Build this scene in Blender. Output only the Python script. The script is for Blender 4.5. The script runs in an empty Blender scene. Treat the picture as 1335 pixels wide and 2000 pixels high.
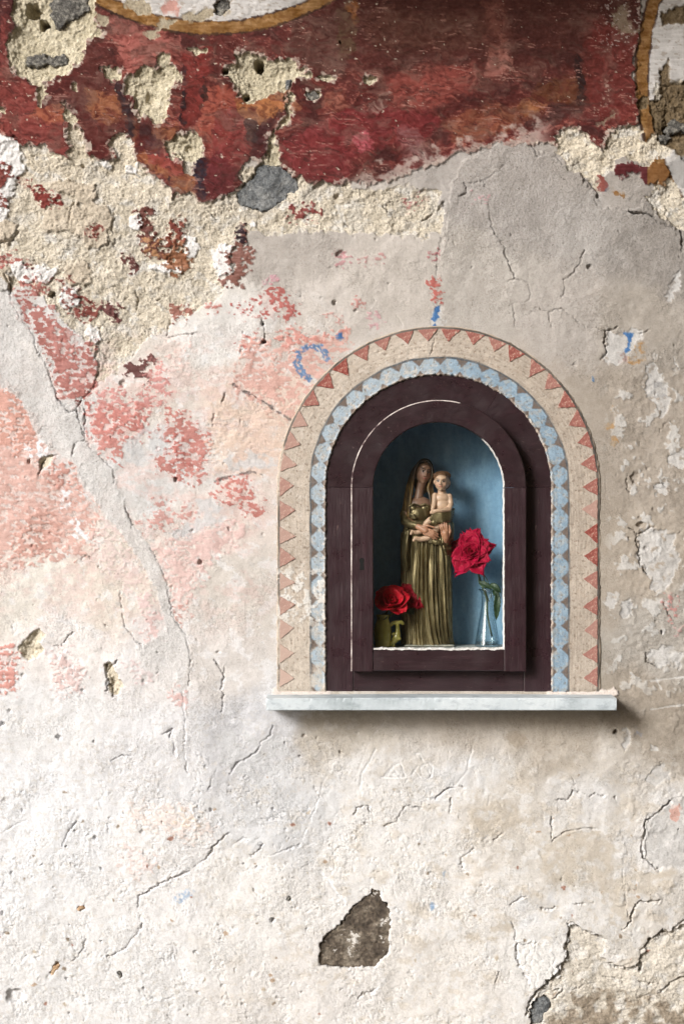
import bpy, bmesh, math, random
import numpy as np
from mathutils import Vector, Matrix

# ------------------------------------------------------------------ camera, sky, sun, exposure
S = bpy.context.scene
COL = S.collection
CAM_D, CAM_Z = 4.0, 1.5            # metres in front of the wall, height of the lens

cam_d = bpy.data.cameras.new('camera')
cam = bpy.data.objects.new('camera', cam_d)
COL.objects.link(cam)
cam.location = (0, -CAM_D, CAM_Z)
cam.rotation_euler = (math.radians(90), 0, 0)
cam_d.sensor_fit = 'VERTICAL'
cam_d.sensor_height = 24
cam_d.lens = 24 * CAM_D / 2.0
cam_d.clip_end = 500
S.camera = cam

SUN_EL, SUN_AZ = math.radians(24), math.radians(43)   # azimuth: degrees to the left of the wall's normal
world = bpy.data.worlds.new('World'); S.world = world
world.use_nodes = True
wn = world.node_tree.nodes; wl = world.node_tree.links
for n in list(wn): wn.remove(n)
sky = wn.new('ShaderNodeTexSky'); sky.sky_type = 'NISHITA'; sky.sun_disc = False
sky.sun_elevation = SUN_EL
sky.sun_rotation = math.pi + SUN_AZ
sky.air_density = 1.0; sky.dust_density = 4.0; sky.ozone_density = 1.0
hsv = wn.new('ShaderNodeHueSaturation'); hsv.inputs['Saturation'].default_value = 0.5
bg = wn.new('ShaderNodeBackground'); bg.inputs['Strength'].default_value = 0.058
wo = wn.new('ShaderNodeOutputWorld')
wl.new(sky.outputs[0], hsv.inputs['Color']); wl.new(hsv.outputs[0], bg.inputs['Color']); wl.new(bg.outputs[0], wo.inputs['Surface'])

sd = bpy.data.lights.new('sun', 'SUN'); sd.energy = 1.5; sd.angle = math.radians(17); sd.color = (1.0, 0.99, 0.98)
sun = bpy.data.objects.new('sun', sd); COL.objects.link(sun)
to_sun = Vector((-math.sin(SUN_AZ) * math.cos(SUN_EL), -math.cos(SUN_AZ) * math.cos(SUN_EL), math.sin(SUN_EL)))
sun.rotation_euler = to_sun.to_track_quat('Z', 'Y').to_euler()
sun.location = (-3, -3, 5)

S.view_settings.view_transform = 'Standard'; S.view_settings.look = 'None'
S.view_settings.gamma = 1.0; S.view_settings.use_curve_mapping = False
S.view_settings.exposure = 1.26
S.render.engine = 'CYCLES'
S.cycles.use_denoising = True
S.cycles.max_bounces = 8; S.cycles.transparent_max_bounces = 16

# ------------------------------------------------------------------ helpers
rnd = random.Random(7)
def W(px, py, y=0.0):
    """photo pixel -> world point at depth y (1 px = 1 mm on the wall plane y = 0)"""
    k = (CAM_D + y) / CAM_D
    return Vector(((px - 667.5) / 1000 * k, y, CAM_Z + (1000 - py) / 1000 * k))
def lin(c):
    c = np.asarray(c, dtype=np.float32) / 255.0
    return np.where(c <= 0.04045, c / 12.92, ((c + 0.055) / 1.055) ** 2.4)
def L(r, g, b, k=1.0):
    v = lin((r, g, b)) * k
    return (float(v[0]), float(v[1]), float(v[2]), 1.0)

def tag(o, label=None, cat=None, group=None, kind=None):
    if label: o['label'] = label
    if cat: o['category'] = cat
    if group: o['group'] = group
    if kind: o['kind'] = kind
    return o
def link(name, me, mat, parent=None, smooth=True):
    o = bpy.data.objects.new(name, me); COL.objects.link(o)
    if mat is not None:
        mats = mat if isinstance(mat, (list, tuple)) else [mat]
        if len(me.materials) == 0:
            for m in mats: me.materials.append(m)
    if parent is not None: o.parent = parent
    if smooth and len(me.polygons): me.polygons.foreach_set('use_smooth', [True] * len(me.polygons))
    return o
def empty(name, loc=(0, 0, 0)):
    o = bpy.data.objects.new(name, None); COL.objects.link(o); o.location = loc; o.empty_display_size = 0.05
    return o
def pymesh(name, v, f):
    me = bpy.data.meshes.new(name); me.from_pydata([tuple(p) for p in v], [], f); me.update(); return me
def keep(o, parent):
    """parent o without moving it (geometry is in world coordinates; every parent is unrotated)"""
    bpy.context.view_layer.update()
    o.parent = parent; o.matrix_parent_inverse = parent.matrix_world.inverted(); return o
def grid_mesh(name, P, cols=None, keepmask=None, extra=None, wrap_u=False, flip=False):
    """P: (ny,nx,3) array -> quad mesh; cols (ny,nx,3) linear colour attribute 'pigment'"""
    ny, nx = P.shape[:2]
    idx = np.arange(ny * nx, dtype=np.int32).reshape(ny, nx)
    if wrap_u: idx = np.concatenate([idx, idx[:, :1]], axis=1)
    q = np.stack([idx[:-1, :-1], idx[:-1, 1:], idx[1:, 1:], idx[1:, :-1]], axis=-1)
    q = q.reshape(-1, 4) if keepmask is None else q[keepmask]
    if flip: q = q[:, ::-1]
    me = bpy.data.meshes.new(name)
    me.vertices.add(ny * nx); me.vertices.foreach_set('co', P.astype(np.float32).ravel())
    n = len(q)
    me.loops.add(n * 4); me.loops.foreach_set('vertex_index', np.ascontiguousarray(q).ravel().astype(np.int32))
    me.polygons.add(n); me.polygons.foreach_set('loop_start', np.arange(0, n * 4, 4, dtype=np.int32))
    me.polygons.foreach_set('use_smooth', np.ones(n, dtype=bool))
    if cols is not None:
        a = me.attributes.new('pigment', 'FLOAT_COLOR', 'POINT')
        c4 = np.ones((ny * nx, 4), dtype=np.float32); c4[:, :3] = cols.reshape(-1, 3)
        a.data.foreach_set('color', c4.ravel())
    for k, arr in (extra or {}).items():
        a = me.attributes.new(k, 'FLOAT', 'POINT'); a.data.foreach_set('value', arr.astype(np.float32).ravel())
    me.update(calc_edges=True); me.validate()
    return me

# ---- numpy noise
_r = np.random.RandomState(11)
_perm = _r.permutation(1024).astype(np.int32)
_ga = _r.rand(1024) * 2 * np.pi
_gx = np.cos(_ga).astype(np.float32); _gy = np.sin(_ga).astype(np.float32)
def gn(x, y, seed=0):
    x = np.asarray(x, np.float32); y = np.asarray(y, np.float32)
    xf = np.floor(x); yf = np.floor(y); xi = xf.astype(np.int32) + seed * 131; yi = yf.astype(np.int32) + seed * 57
    fx = x - xf; fy = y - yf
    u = fx * fx * fx * (fx * (fx * 6 - 15) + 10); v = fy * fy * fy * (fy * (fy * 6 - 15) + 10)
    def g(ix, iy, dx, dy):
        h = _perm[(_perm[ix & 1023] + iy) & 1023]
        return _gx[h] * dx + _gy[h] * dy
    a = g(xi, yi, fx, fy); b = g(xi + 1, yi, fx - 1, fy); c = g(xi, yi + 1, fx, fy - 1); d = g(xi + 1, yi + 1, fx - 1, fy - 1)
    return (a + u * (b - a) + v * (c - a + u * (a - b - c + d))) * 1.5
def fbm(x, y, o=4, seed=0, gain=0.5):
    s = 0; a = 1.0; t = 0
    for i in range(o):
        s = s + a * gn(x * 2 ** i, y * 2 ** i, seed + i * 7); t += a; a *= gain
    return s / t
def ss(a, b, x):
    t = np.clip((x - a) / (b - a), 0, 1); return t * t * (3 - 2 * t)

# ---- node materials
def mat(name):
    m = bpy.data.materials.new(name); m.use_nodes = True
    nt = m.node_tree; b = nt.nodes['Principled BSDF']
    return m, nt.nodes, nt.links, b
def noise_node(N, Lk, scale, detail=4, rough=0.55, vec=None, coord='Object', stretch=None):
    t = N.new('ShaderNodeTexNoise'); t.inputs['Scale'].default_value = scale; t.inputs['Detail'].default_value = detail; t.inputs['Roughness'].default_value = rough
    if vec is None:
        tc = N.new('ShaderNodeTexCoord'); vec = tc.outputs[coord]
    if stretch:
        mp = N.new('ShaderNodeMapping'); mp.inputs['Scale'].default_value = stretch; Lk.new(vec, mp.inputs['Vector']); vec = mp.outputs[0]
    Lk.new(vec, t.inputs['Vector']); return t
def ramp(N, Lk, src, stops):
    r = N.new('ShaderNodeValToRGB'); e = r.color_ramp.elements
    while len(e) < len(stops): e.new(0.5)
    for i, (p, c) in enumerate(stops): e[i].position = p; e[i].color = c
    Lk.new(src, r.inputs['Fac']); return r
def mixc(N, Lk, fac, a, b, mode='MIX'):
    m = N.new('ShaderNodeMix'); m.data_type = 'RGBA'; m.blend_type = mode
    for sock, v in ((m.inputs[0], fac), (m.inputs[6], a), (m.inputs[7], b)):
        if hasattr(v, 'links') or isinstance(v, bpy.types.NodeSocket): Lk.new(v, sock)
        else: sock.default_value = v
    return m.outputs[2]
def bump(N, Lk, b, h, strength=0.4, dist=0.001):
    n = N.new('ShaderNodeBump'); n.inputs['Strength'].default_value = strength; n.inputs['Distance'].default_value = dist
    Lk.new(h, n.inputs['Height']); Lk.new(n.outputs[0], b.inputs['Normal']); return n
def simple(name, stops, scale=40, rough=0.6, bmp=0.3, dist=0.0006, stretch=None, metallic=0.0, spec=0.4, detail=5, coord='Object', bscale=None):
    m, N, Lk, b = mat(name)
    t = noise_node(N, Lk, scale, detail, 0.6, coord=coord, stretch=stretch)
    r = ramp(N, Lk, t.outputs['Fac'], stops); Lk.new(r.outputs[0], b.inputs['Base Color'])
    b.inputs['Roughness'].default_value = rough; b.inputs['Metallic'].default_value = metallic
    b.inputs['Specular IOR Level'].default_value = spec
    if bmp:
        t2 = noise_node(N, Lk, bscale or scale * 3, 5, 0.65, coord=coord, stretch=stretch); bump(N, Lk, b, t2.outputs['Fac'], bmp, dist)
    return m
# ------------------------------------------------------------------ the wall: one relief mesh, 1.75 mm cells in view, wider beyond
STEP = 1.66
def axis(lo, hi, far_lo, far_hi, step=STEP):
    core = np.arange(lo, hi + step, step)
    def grow(start, end, sgn):
        out = []; d = step; x = start
        while (end - x) * sgn > 0:
            d = min(d * 1.16, 70); x = x + sgn * d; out.append(x)
        return np.array(out)
    return np.concatenate([grow(lo, far_lo, -1)[::-1], core, grow(hi, far_hi, 1)]).astype(np.float32)
ax = axis(-25, 1360, -1900, 3300); ay = axis(-25, 2025, -1550, 2530)
X, Y = np.meshgrid(ax, ay)

ZO = {1: (0, 0, 1.963), 2: (660, 0, 1.978), 3: (0, 400, 1.963), 4: (660, 400, 1.978), 5: (0, 800, 1.963), 6: (1035, 700, 2.857),
      7: (0, 1300, 1.963), 8: (655, 1300, 1.963), 9: (1120, 0, 5.0), 10: (980, 1740, 3.76), 11: (1170, 620, 7.143), 0: (0, 0, 1)}
def zp(z, s):
    ox, oy, k = ZO[z]
    v = [float(t) for t in s.replace(',', ' ').split()]
    return np.array([[ox + v[i] / k, oy + v[i + 1] / k] for i in range(0, len(v), 2)], np.float32)

# warped coordinates for ragged outlines
wa, wb = gn(X / 34, Y / 34, 1), gn(X / 34, Y / 34, 2)
wc, wd = fbm(X / 11, Y / 11, 2, 3), fbm(X / 11, Y / 11, 2, 4)
we, wf = fbm(X / 5.5, Y / 5.5, 2, 5), fbm(X / 5.5, Y / 5.5, 2, 6)
def cells(x, y, size, seed):
    """nearest point of a jittered lattice: quantised coordinates give angular, flake-like outlines"""
    cx, cy = np.floor(x / size).astype(np.int32), np.floor(y / size).astype(np.int32)
    best = np.full(x.shape, 1e9, np.float32); bx = np.zeros_like(x); by = np.zeros_like(y)
    for dj in (-1, 0, 1):
        for di in (-1, 0, 1):
            ix, iy = cx + di, cy + dj; h = _perm[(_perm[(ix + seed * 31) & 1023] + iy) & 1023]
            qx = (ix + .5 + .44 * _gx[h]) * size; qy = (iy + .5 + .44 * _gy[h]) * size
            d = (x - qx) ** 2 + (y - qy) ** 2; m = d < best
            best = np.where(m, d, best); bx = np.where(m, qx, bx); by = np.where(m, qy, by)
    return bx.astype(np.float32), by.astype(np.float32)
K1x, K1y = cells(X + 3 * wc, Y + 3 * wd, 21.0, 1); K2x, K2y = cells(X + 1.2 * we, Y + 1.2 * wf, 8.5, 2); K3x, K3y = cells(X, 1.25 * Y, 4.6, 3); K3y = K3y / 1.25
XW = X + 5 * wa + .42 * (K1x - X) + .55 * (K2x - X) + 1.0 * we; YW = Y + 5 * wb + .42 * (K1y - Y) + .55 * (K2y - Y) + 1.0 * wf
XS = X + 2.5 * wa + .5 * (K2x - X) + .6 * we; YS = Y + 2.5 * wb + .5 * (K2y - Y) + .6 * wf
XQ = X + .8 * (K3x - X); YQ = Y + .8 * (K3y - Y)

def bbox(pts, pad):
    x0, y0 = pts.min(0) - pad; x1, y1 = pts.max(0) + pad
    i0, i1 = np.searchsorted(ax, [x0, x1]); j0, j1 = np.searchsorted(ay, [y0, y1])
    return slice(max(j0 - 1, 0), j1 + 1), slice(max(i0 - 1, 0), i1 + 1)
def segdist(x, y, pts, closed):
    d2 = np.full(x.shape, 1e9, np.float32); n = len(pts)
    for i in range(n if closed else n - 1):
        ax_, ay_ = pts[i]; bx_, by_ = pts[(i + 1) % n]
        ex, ey = bx_ - ax_, by_ - ay_; l2 = ex * ex + ey * ey + 1e-9
        t = np.clip(((x - ax_) * ex + (y - ay_) * ey) / l2, 0, 1)
        dx = x - ax_ - t * ex; dy = y - ay_ - t * ey
        np.minimum(d2, dx * dx + dy * dy, out=d2)
    return np.sqrt(d2)
def sdf(pts, wx, wy, pad=40):
    """signed distance (inside positive) on the polygon's box; outside the box a big negative"""
    sl = bbox(pts, pad); x = wx[sl]; y = wy[sl]
    ins = np.zeros(x.shape, bool); n = len(pts)
    for i in range(n):
        x0, y0 = pts[i]; x1, y1 = pts[(i + 1) % n]
        c = ((y0 > y) != (y1 > y)) & (x < (x1 - x0) * (y - y0) / (y1 - y0 + 1e-9) + x0)
        ins ^= c
    d = segdist(x, y, pts, True)
    return sl, np.where(ins, d, -d)
class Mask:
    def __init__(s): s.m = np.full(X.shape, -99, np.float32)
    def add(s, z, txt, rag=2):
        wx, wy = ((X, Y), (XS, YS), (XW, YW))[rag]
        sl, d = sdf(zp(z, txt), wx, wy); s.m[sl] = np.maximum(s.m[sl], d); return s
    def ell(s, cx, cy, rx, ry=None, rag=1):
        ry = ry or rx; a = np.linspace(0, 2 * np.pi, 14, endpoint=False)
        pts = np.stack([cx + rx * np.cos(a), cy + ry * np.sin(a)], 1).astype(np.float32)
        wx, wy = ((X, Y), (XS, YS), (XW, YW))[rag]
        sl, d = sdf(pts, wx, wy, 15); s.m[sl] = np.maximum(s.m[sl], d); return s
    def cut(s, o): s.m = np.minimum(s.m, -o.m); return s
    def soft(s, e=1.2, off=0): return ss(-e, e, s.m + off)
def mk(*polys, rag=2):
    m = Mask()
    for z, t in polys: m.add(z, t, rag)
    return m

n200 = fbm(X / 200, Y / 200, 3, 21); n80 = fbm(X / 80, Y / 80, 4, 22); n30 = fbm(X / 30, Y / 30, 3, 23); n12 = fbm(X / 12, Y / 12, 3, 24)
n6 = fbm(X / 6.5, Y / 6.5, 2, 25, 0.7); n45 = fbm(X / 45, Y / 45, 4, 26, 0.6)
strk = fbm(X / 46 + 0.3 * n80, Y / 5.5 + X / 160, 3, 27, 0.65); strk2 = fbm(X / 90, Y / 14 + X / 70, 3, 28)
g35 = gn(X / 3.6, Y / 3.6, 29)

# --- base plaster colour: differently toned plaster and limewash, plus light falloff painted darker to the right
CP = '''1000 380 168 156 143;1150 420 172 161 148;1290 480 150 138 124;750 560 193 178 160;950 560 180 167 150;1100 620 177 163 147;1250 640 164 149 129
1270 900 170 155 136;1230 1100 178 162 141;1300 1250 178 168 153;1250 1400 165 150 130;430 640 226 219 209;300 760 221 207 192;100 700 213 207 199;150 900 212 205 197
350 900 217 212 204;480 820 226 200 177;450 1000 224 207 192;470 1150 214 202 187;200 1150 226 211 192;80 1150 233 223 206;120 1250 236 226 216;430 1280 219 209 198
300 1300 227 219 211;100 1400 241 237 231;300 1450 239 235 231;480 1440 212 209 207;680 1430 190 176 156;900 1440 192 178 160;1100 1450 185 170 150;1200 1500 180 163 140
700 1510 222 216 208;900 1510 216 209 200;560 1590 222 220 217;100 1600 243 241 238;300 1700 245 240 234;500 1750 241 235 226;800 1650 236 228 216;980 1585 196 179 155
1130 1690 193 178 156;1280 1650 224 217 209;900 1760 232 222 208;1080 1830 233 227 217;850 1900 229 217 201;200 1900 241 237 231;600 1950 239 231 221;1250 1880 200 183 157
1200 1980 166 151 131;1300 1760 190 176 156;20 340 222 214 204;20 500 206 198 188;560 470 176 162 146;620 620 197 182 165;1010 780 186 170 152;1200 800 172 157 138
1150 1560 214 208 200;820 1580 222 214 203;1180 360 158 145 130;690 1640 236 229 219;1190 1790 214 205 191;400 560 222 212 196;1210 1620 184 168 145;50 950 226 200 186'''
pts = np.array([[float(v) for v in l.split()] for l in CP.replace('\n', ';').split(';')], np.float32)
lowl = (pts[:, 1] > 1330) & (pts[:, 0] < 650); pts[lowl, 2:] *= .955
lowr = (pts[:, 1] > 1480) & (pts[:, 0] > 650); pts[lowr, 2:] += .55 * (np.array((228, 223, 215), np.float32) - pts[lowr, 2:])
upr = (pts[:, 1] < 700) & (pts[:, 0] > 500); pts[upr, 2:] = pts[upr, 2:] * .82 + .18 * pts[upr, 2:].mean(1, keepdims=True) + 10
xx = X + 42 * n80 + 16 * n30; yy = Y + 42 * fbm(X / 80, Y / 80, 4, 33) + 16 * fbm(X / 30, Y / 30, 3, 34)
xx = np.clip(xx, 0, 1335); yy = np.clip(yy, 0, 2000)
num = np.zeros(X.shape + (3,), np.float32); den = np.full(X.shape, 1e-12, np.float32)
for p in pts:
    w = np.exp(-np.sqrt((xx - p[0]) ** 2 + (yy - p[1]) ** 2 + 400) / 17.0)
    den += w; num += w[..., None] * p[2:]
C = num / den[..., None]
C += (n45 * 12 + n12 * 9)[..., None] * np.array([1, 1.02, 1.06], np.float32)
rpm = .25 + .75 * ss(-.12, .22, fbm(X / 110, Y / 90, 4, 35, .6))
H = 2.8 * n80 + 7 * n200 + 1.3 * n30 + .62 * rpm * n12 + 1.3 * fbm((X + .9 * (K1x - X)) / 30, (Y + .9 * (K1y - Y)) / 30, 2, 36) * ss(.0, .25, n45)
grain = (.25 + .45 * rpm).astype(np.float32)      # strength of the fine sandy relief
RG = (.08 + .28 * rpm).astype(np.float32)        # amplitude (mm) of the grid-scale sandy relief

def span(m):
    r_ = np.flatnonzero(m.max(1) > 1e-4); c_ = np.flatnonzero(m.max(0) > 1e-4)
    if len(r_) == 0 or len(c_) == 0: return None
    return slice(r_[0], r_[-1] + 1), slice(c_[0], c_[-1] + 1)
def lay(m, col, var=None, k=1.0):
    c = np.asarray(col, np.float32); sl = span(m)
    if sl is None: return
    v = 0 if var is None else var[sl][..., None]
    C[sl] += (m[sl] * k)[..., None] * (c + v - C[sl])
def up(m, h, gr=None, rg=None):
    sl = span(m)
    if sl is None: return
    q = m[sl]; H[sl] += q * h
    if gr is not None: grain[sl] += q * (gr - grain[sl])
    if rg is not None: RG[sl] += q * (rg - RG[sl])
def within(x0, y0, x1, y1, f=60):
    return ss(x0 - f, x0 + f, X) * ss(x1 + f, x1 - f, X) * ss(y0 - f, y0 + f, Y) * ss(y1 + f, y1 - f, Y)

# sandy grey-beige plaster stays rough; limewashed lower left is lumpier and whiter
low = ss(1330, 1600, Y + 0.25 * X * 0) * ss(1150, 850, X)
H += low * rpm * (1.2 * fbm(X / 17, Y / 17, 3, 41) + .8 * n6 * ss(-.1, .25, n45))
crv = np.abs(fbm(X / 15 + .6 * n30, Y / 13, 3, 47)); H -= low * 2.6 * ss(.05, 0, crv) * ss(-.05, .25, n45)
H += ss(1400, 1700, Y) * ss(1335, 900, X) * rpm * (.9 * fbm(X / 9, Y / 8, 3, 48, .65))
fleck = ss(0.12, 0.19, fbm(XQ / 34, YQ / 28, 4, 42, 0.62) + 0.2 * n80)
lay(fleck * ss(520, 700, Y) * ss(900, 500, X + 0.0 * Y) * (1 - 0.55 * ss(1350, 1500, Y)), (233, 230, 226), n12 * 8, 0.5)
fl2 = ss(0.12, 0.22, fbm(XQ / 36, YQ / 28, 4, 43, 0.6) + .2 * n80)
lay(fl2 * ss(1420, 1560, Y) * ss(560, 760, X), (232, 229, 224), n12 * 8, 0.5)
st = ss(0.14, 0.30, fbm(X / 60, Y / 42, 5, 44, 0.6))
lay(st * ss(1440, 1560, Y) * ss(200, 700, X), (205, 186, 158), n12 * 10, 0.35)
fl3 = ss(0.17, 0.25, fbm(XS / 36, YS / 40, 4, 45, 0.62))
lay(fl3 * ss(1165, 1215, X) * ss(700, 760, Y) * ss(1420, 1300, Y), (206, 201, 192), n12 * 8, 0.75)
up(fl3 * ss(1165, 1215, X) * ss(700, 760, Y), 1.2)
rough_r = ss(1160, 1230, X) * ss(640, 740, Y) * ss(1420, 1330, Y)
H += rough_r * (1.6 * fbm(X / 14, Y / 14, 3, 46))

bs = ss(.16, .34, fbm(X / 13, Y / 11, 4, 49, .65) + .3 * n80); lay(bs * ss(1250, 1500, Y), (206, 190, 166), n6 * 10, .30)
bs = ss(.18, .34, fbm(X / 21, Y / 17, 4, 50, .65) + .3 * n45); lay(bs * ss(600, 760, Y) * ss(760, 560, X), (206, 198, 188), n6 * 10, .45)
# ---------------- outlines of the painted upper field and of the losses in it
redT = '''-60,-60 1340,-60 1340,690 1210,685 1190,697 1140,682 1060,650 1000,622 970,612 930,650 916,690 926,720 890,742 870,766 800,776 770,782 740,751 690,736 660,757 640,722
600,682 540,642 505,602 516,570 500,545 470,520 440,520 415,541 420,562 440,590 415,611 340,606 335,560 330,600 275,603 268,560 262,600 215,592 185,571 165,546 130,561 100,556 60,541 0,502 -60,500'''
redT2 = '''-10,-60 1185,-60 1160,150 1142,280 1148,400 1168,490 1130,486 1085,495 1032,540 1022,590 985,548 940,504 870,503 838,532 845,562 752,550 700,545 600,562 440,602 330,652 200,690 140,712 90,706 -10,703'''
red = mk((1, redT), (2, redT2))
hol = mk((1, '45,-60 60,60 25,170 25,230 60,260 80,290 120,305 140,340 150,395 170,395 185,320 230,300 265,270 310,225 330,180 345,150 405,125 375,110 370,60 360,-60'),
         (1, '475,330 500,290 540,270 570,262 605,262 610,215 635,212 646,250 670,265 690,300 690,325 650,335 640,380 655,410 650,440 610,475 590,475 555,440 530,455 520,430 505,370 480,350'),
         (1, '855,290 860,265 890,250 905,215 950,195 1000,205 1030,225 1100,240 1135,240 1150,270 1190,280 1197,302 1150,297 1110,310 1095,350 1060,355 1000,370 960,388 930,380 915,350 900,320'),
         (1, '640,540 690,512 740,510 785,545 780,590 755,610 740,640 735,665 710,645 690,615 650,600 630,575'), (1, '390,262 450,262 466,290 435,327 420,300 400,285'),
         (1, '236,395 270,408 286,460 290,500 320,508 332,600 340,680 270,680 270,500 250,440'), (1, '1104,362 1117,368 1114,457 1077,482 1047,512 1062,560 1080,640 995,640 1013,560 1033,520 1043,488 1099,450'),
         (1, '-40,398 12,402 30,422 22,446 -40,450'), rag=2)
hol.ell(385, 100, 7, 8).ell(147, 173, 6, 9).ell(395, 101, 11, 6).ell(636, 152, 22, 5).ell(612, 186, 14, 10).ell(722, 157, 13, 9).ell(375, 98, 8, 4)
redh = Mask(); redh.m = np.minimum(red.m, -hol.m)
# ---------------- exposed cream mortar
cream = mk((1, '-60,560 60,535 130,545 165,535 300,480 420,500 640,600 900,640 1150,660 1340,690 1340,890 -60,890'),
           (3, '-60,-40 1100,-40 1085,20 1100,40 1060,70 1000,84 930,110 860,170 826,220 855,290 850,350 780,385 720,425 650,432 640,492 560,505 520,562 470,612 430,645 368,690 372,600 330,520 270,470 230,420 95,300 45,330 40,255 -60,185'),
           (2, '-40,752 160,742 172,795 215,842 330,850 412,782 395,850 400,900 -40,900'), (4, '-40,-60 405,-60 398,20 372,52 384,96 352,128 286,118 240,134 196,112 150,108 96,84 40,90 -40,60'),
           (2, '835,540 870,503 940,503 985,550 1020,595 1065,622 1050,655 1004,685 1000,742 975,700 930,680 890,640 842,600'),
           (2, '1030,545 1080,498 1130,484 1166,495 1188,560 1240,470 1225,330 1260,300 1335,320 1420,300 1420,520 1335,560 1260,612 1210,636 1160,632 1110,610 1060,622 1030,590'),
           (2, '1190,770 1250,690 1300,700 1340,760 1420,780 1420,900 1335,900 1270,870'))
cream.m = np.minimum(cream.m, 1.0 - redh.m)
cr_col = np.array((219, 203, 175), np.float32)
lump = fbm(X / 15, Y / 15, 4, 51, 0.6); lump2 = fbm(X / 6, Y / 6, 2, 52, .7)
mC = cream.soft(1.4)
lay(mC, cr_col, lump * 26 + n80 * 26 + n6 * 14)
lay(mC * ss(.02, .3, fbm(X / 55, Y / 45, 5, 53, .62)), (206, 195, 176), n12 * 14 + n6 * 10, .75)
lay(mC * ss(.10, .3, fbm(X / 34, Y / 30, 5, 54, .62)), (226, 219, 206), n12 * 12, .7)
up(mC, 1.0, 1.0, 0.8)
H += mC * (-3.0 - 4.5 * ss(0, 24, cream.m) + 3.4 * lump + 1.5 * lump2 + 5 * n45 - 2.6 * ss(.06, 0, np.abs(fbm(X / 21, Y / 21, 3, 55))) * ss(-.1, .2, n45))
# paler and greyer skins left lying on the mortar
skin = mk((1, '200,700 280,680 350,700 372,750 350,778 290,770 240,750 205,730'), (1, '150,800 240,790 280,830 270,890 150,890'), (3, '150,20 250,10 330,-10 420,0 440,60 400,150 330,160 270,90 200,70'),
          (3, '20,60 60,60 68,100 45,138 -30,135 -30,60'), (3, '230,240 330,225 360,270 340,320 260,300'), (3, '-30,250 30,240 45,300 20,330 -30,300'))
lay(skin.soft(1.6), (205, 186, 158), n30 * 16 + n12 * 12); up(skin.soft(1.5), 5.0, .7, .35)
whp = mk((1, '0,510 40,505 60,540 90,600 85,640 60,700 30,760 35,800 0,840 -60,850 -60,500'), (1, '495,640 530,640 535,668 505,670 490,655'), (1, '500,820 540,815 550,860 520,883 495,870'), (1, '385,615 415,620 418,645 395,640'),
         (3, '500,40 545,50 545,90 510,95'), (3, '700,110 760,120 770,170 720,190 690,150'), (3, '820,160 850,140 890,165 880,220 885,260 840,260 815,225'), (3, '955,60 990,60 988,95 960,95'),
         (3, '230,330 290,320 300,380 240,400'), (3, '560,220 640,215 690,250 640,270 590,265'), (3, '330,470 390,470 385,520 340,525'), (3, '40,225 100,230 170,240 220,235 200,290 120,300 60,290'))
lay(whp.soft(1.5), (232, 226, 217), n12 * 14 + n30 * 14); up(whp.soft(1.5), 4.5, .5, .25)
# large sandy repair on the right of the wall, its upper lip
rep = mk((2, '440,700 480,630 600,565 700,545 752,560 770,600 840,610 890,650 940,690 990,750 1020,800 1120,820 1190,770 1270,870 1330,920 1335,1100 900,1100 400,1100 405,870 420,790'))
up(rep.soft(3) * ss(560, 440, Y), 3.5, .8, 0.42)

# ---------------- the painted upper field
mHo = hol.soft(1.2) * (1 - mC)
lay(mHo, (208, 194, 162), lump * 32 + n80 * 24 + n6 * 14); H += mHo * (-3.0 - 7 * ss(0, 26, hol.m) + 4.2 * lump + 2.2 * lump2 + 4 * n45); up(mHo, 0, 1.0, .8)
mR = redh.soft(0.9)
uw = X + 26 * n45 + 30 * n80; vw = Y + 20 * fbm(X / 45, Y / 45, 3, 160) - .12 * X
rb = fbm(uw / 150, vw / 70, 5, 61, .6); rb2 = fbm(uw / 52, vw / 24, 5, 161, .62); rb3 = fbm(uw / 17, vw / 9, 4, 162, .62)
base_r = np.array((96, 38, 34), np.float32)[None, None] + (rb * 44 + rb3 * 22)[..., None] * np.array([1, .62, .55], np.float32)
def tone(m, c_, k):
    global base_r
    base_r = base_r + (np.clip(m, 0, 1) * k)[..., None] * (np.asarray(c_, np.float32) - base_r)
tone(ss(.05, .34, rb2 + .35 * rb3), (132, 58, 48), .75); tone(ss(.08, .30, rb3 + .5 * rb2 + .25 * rb), (170, 100, 84), .6)
tone(ss(.04, .30, fbm(uw / 80, vw / 30, 5, 62, .62) + .3 * rb3), (66, 29, 27), .85); tone(ss(.12, .34, fbm(uw / 46, vw / 17, 5, 163, .62)), (84, 58, 48), .6)
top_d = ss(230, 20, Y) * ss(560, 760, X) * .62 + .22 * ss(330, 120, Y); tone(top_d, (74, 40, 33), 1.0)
dk = 0
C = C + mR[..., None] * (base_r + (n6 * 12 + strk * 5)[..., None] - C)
rimw = ss(-.6, .6, redh.m) * ss(4.2, 1.6, redh.m + 5 * n12 + 6 * n30); lay(rimw, (206, 192, 172), n12 * 14, .85)
up(mR, 4.0, 0.22, 0.12); H += mR * (1.6 * rb2 + 0.8 * rb3 - 0.4 * n12 + 2.0 * ss(560, 700, X) * fbm(X / 40, Y / 11 + X / 90, 3, 63) * ss(330, 200, Y))
def patch(z, t, col, k=0.8, e=5):
    k = min(k * 1.2, 1.0)
    sl, d = sdf(zp(z, t), XW, YW, 3 * e + 12)
    q = ss(-e, e, d) * mR[sl] * np.clip(0.88 + 1.3 * rb3[sl] + 0.6 * n30[sl], 0, 1) * k
    C[sl] += q[..., None] * (np.asarray(col, np.float32) + (n12[sl] * 14 + rb3[sl] * 26)[..., None] - C[sl])
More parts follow.
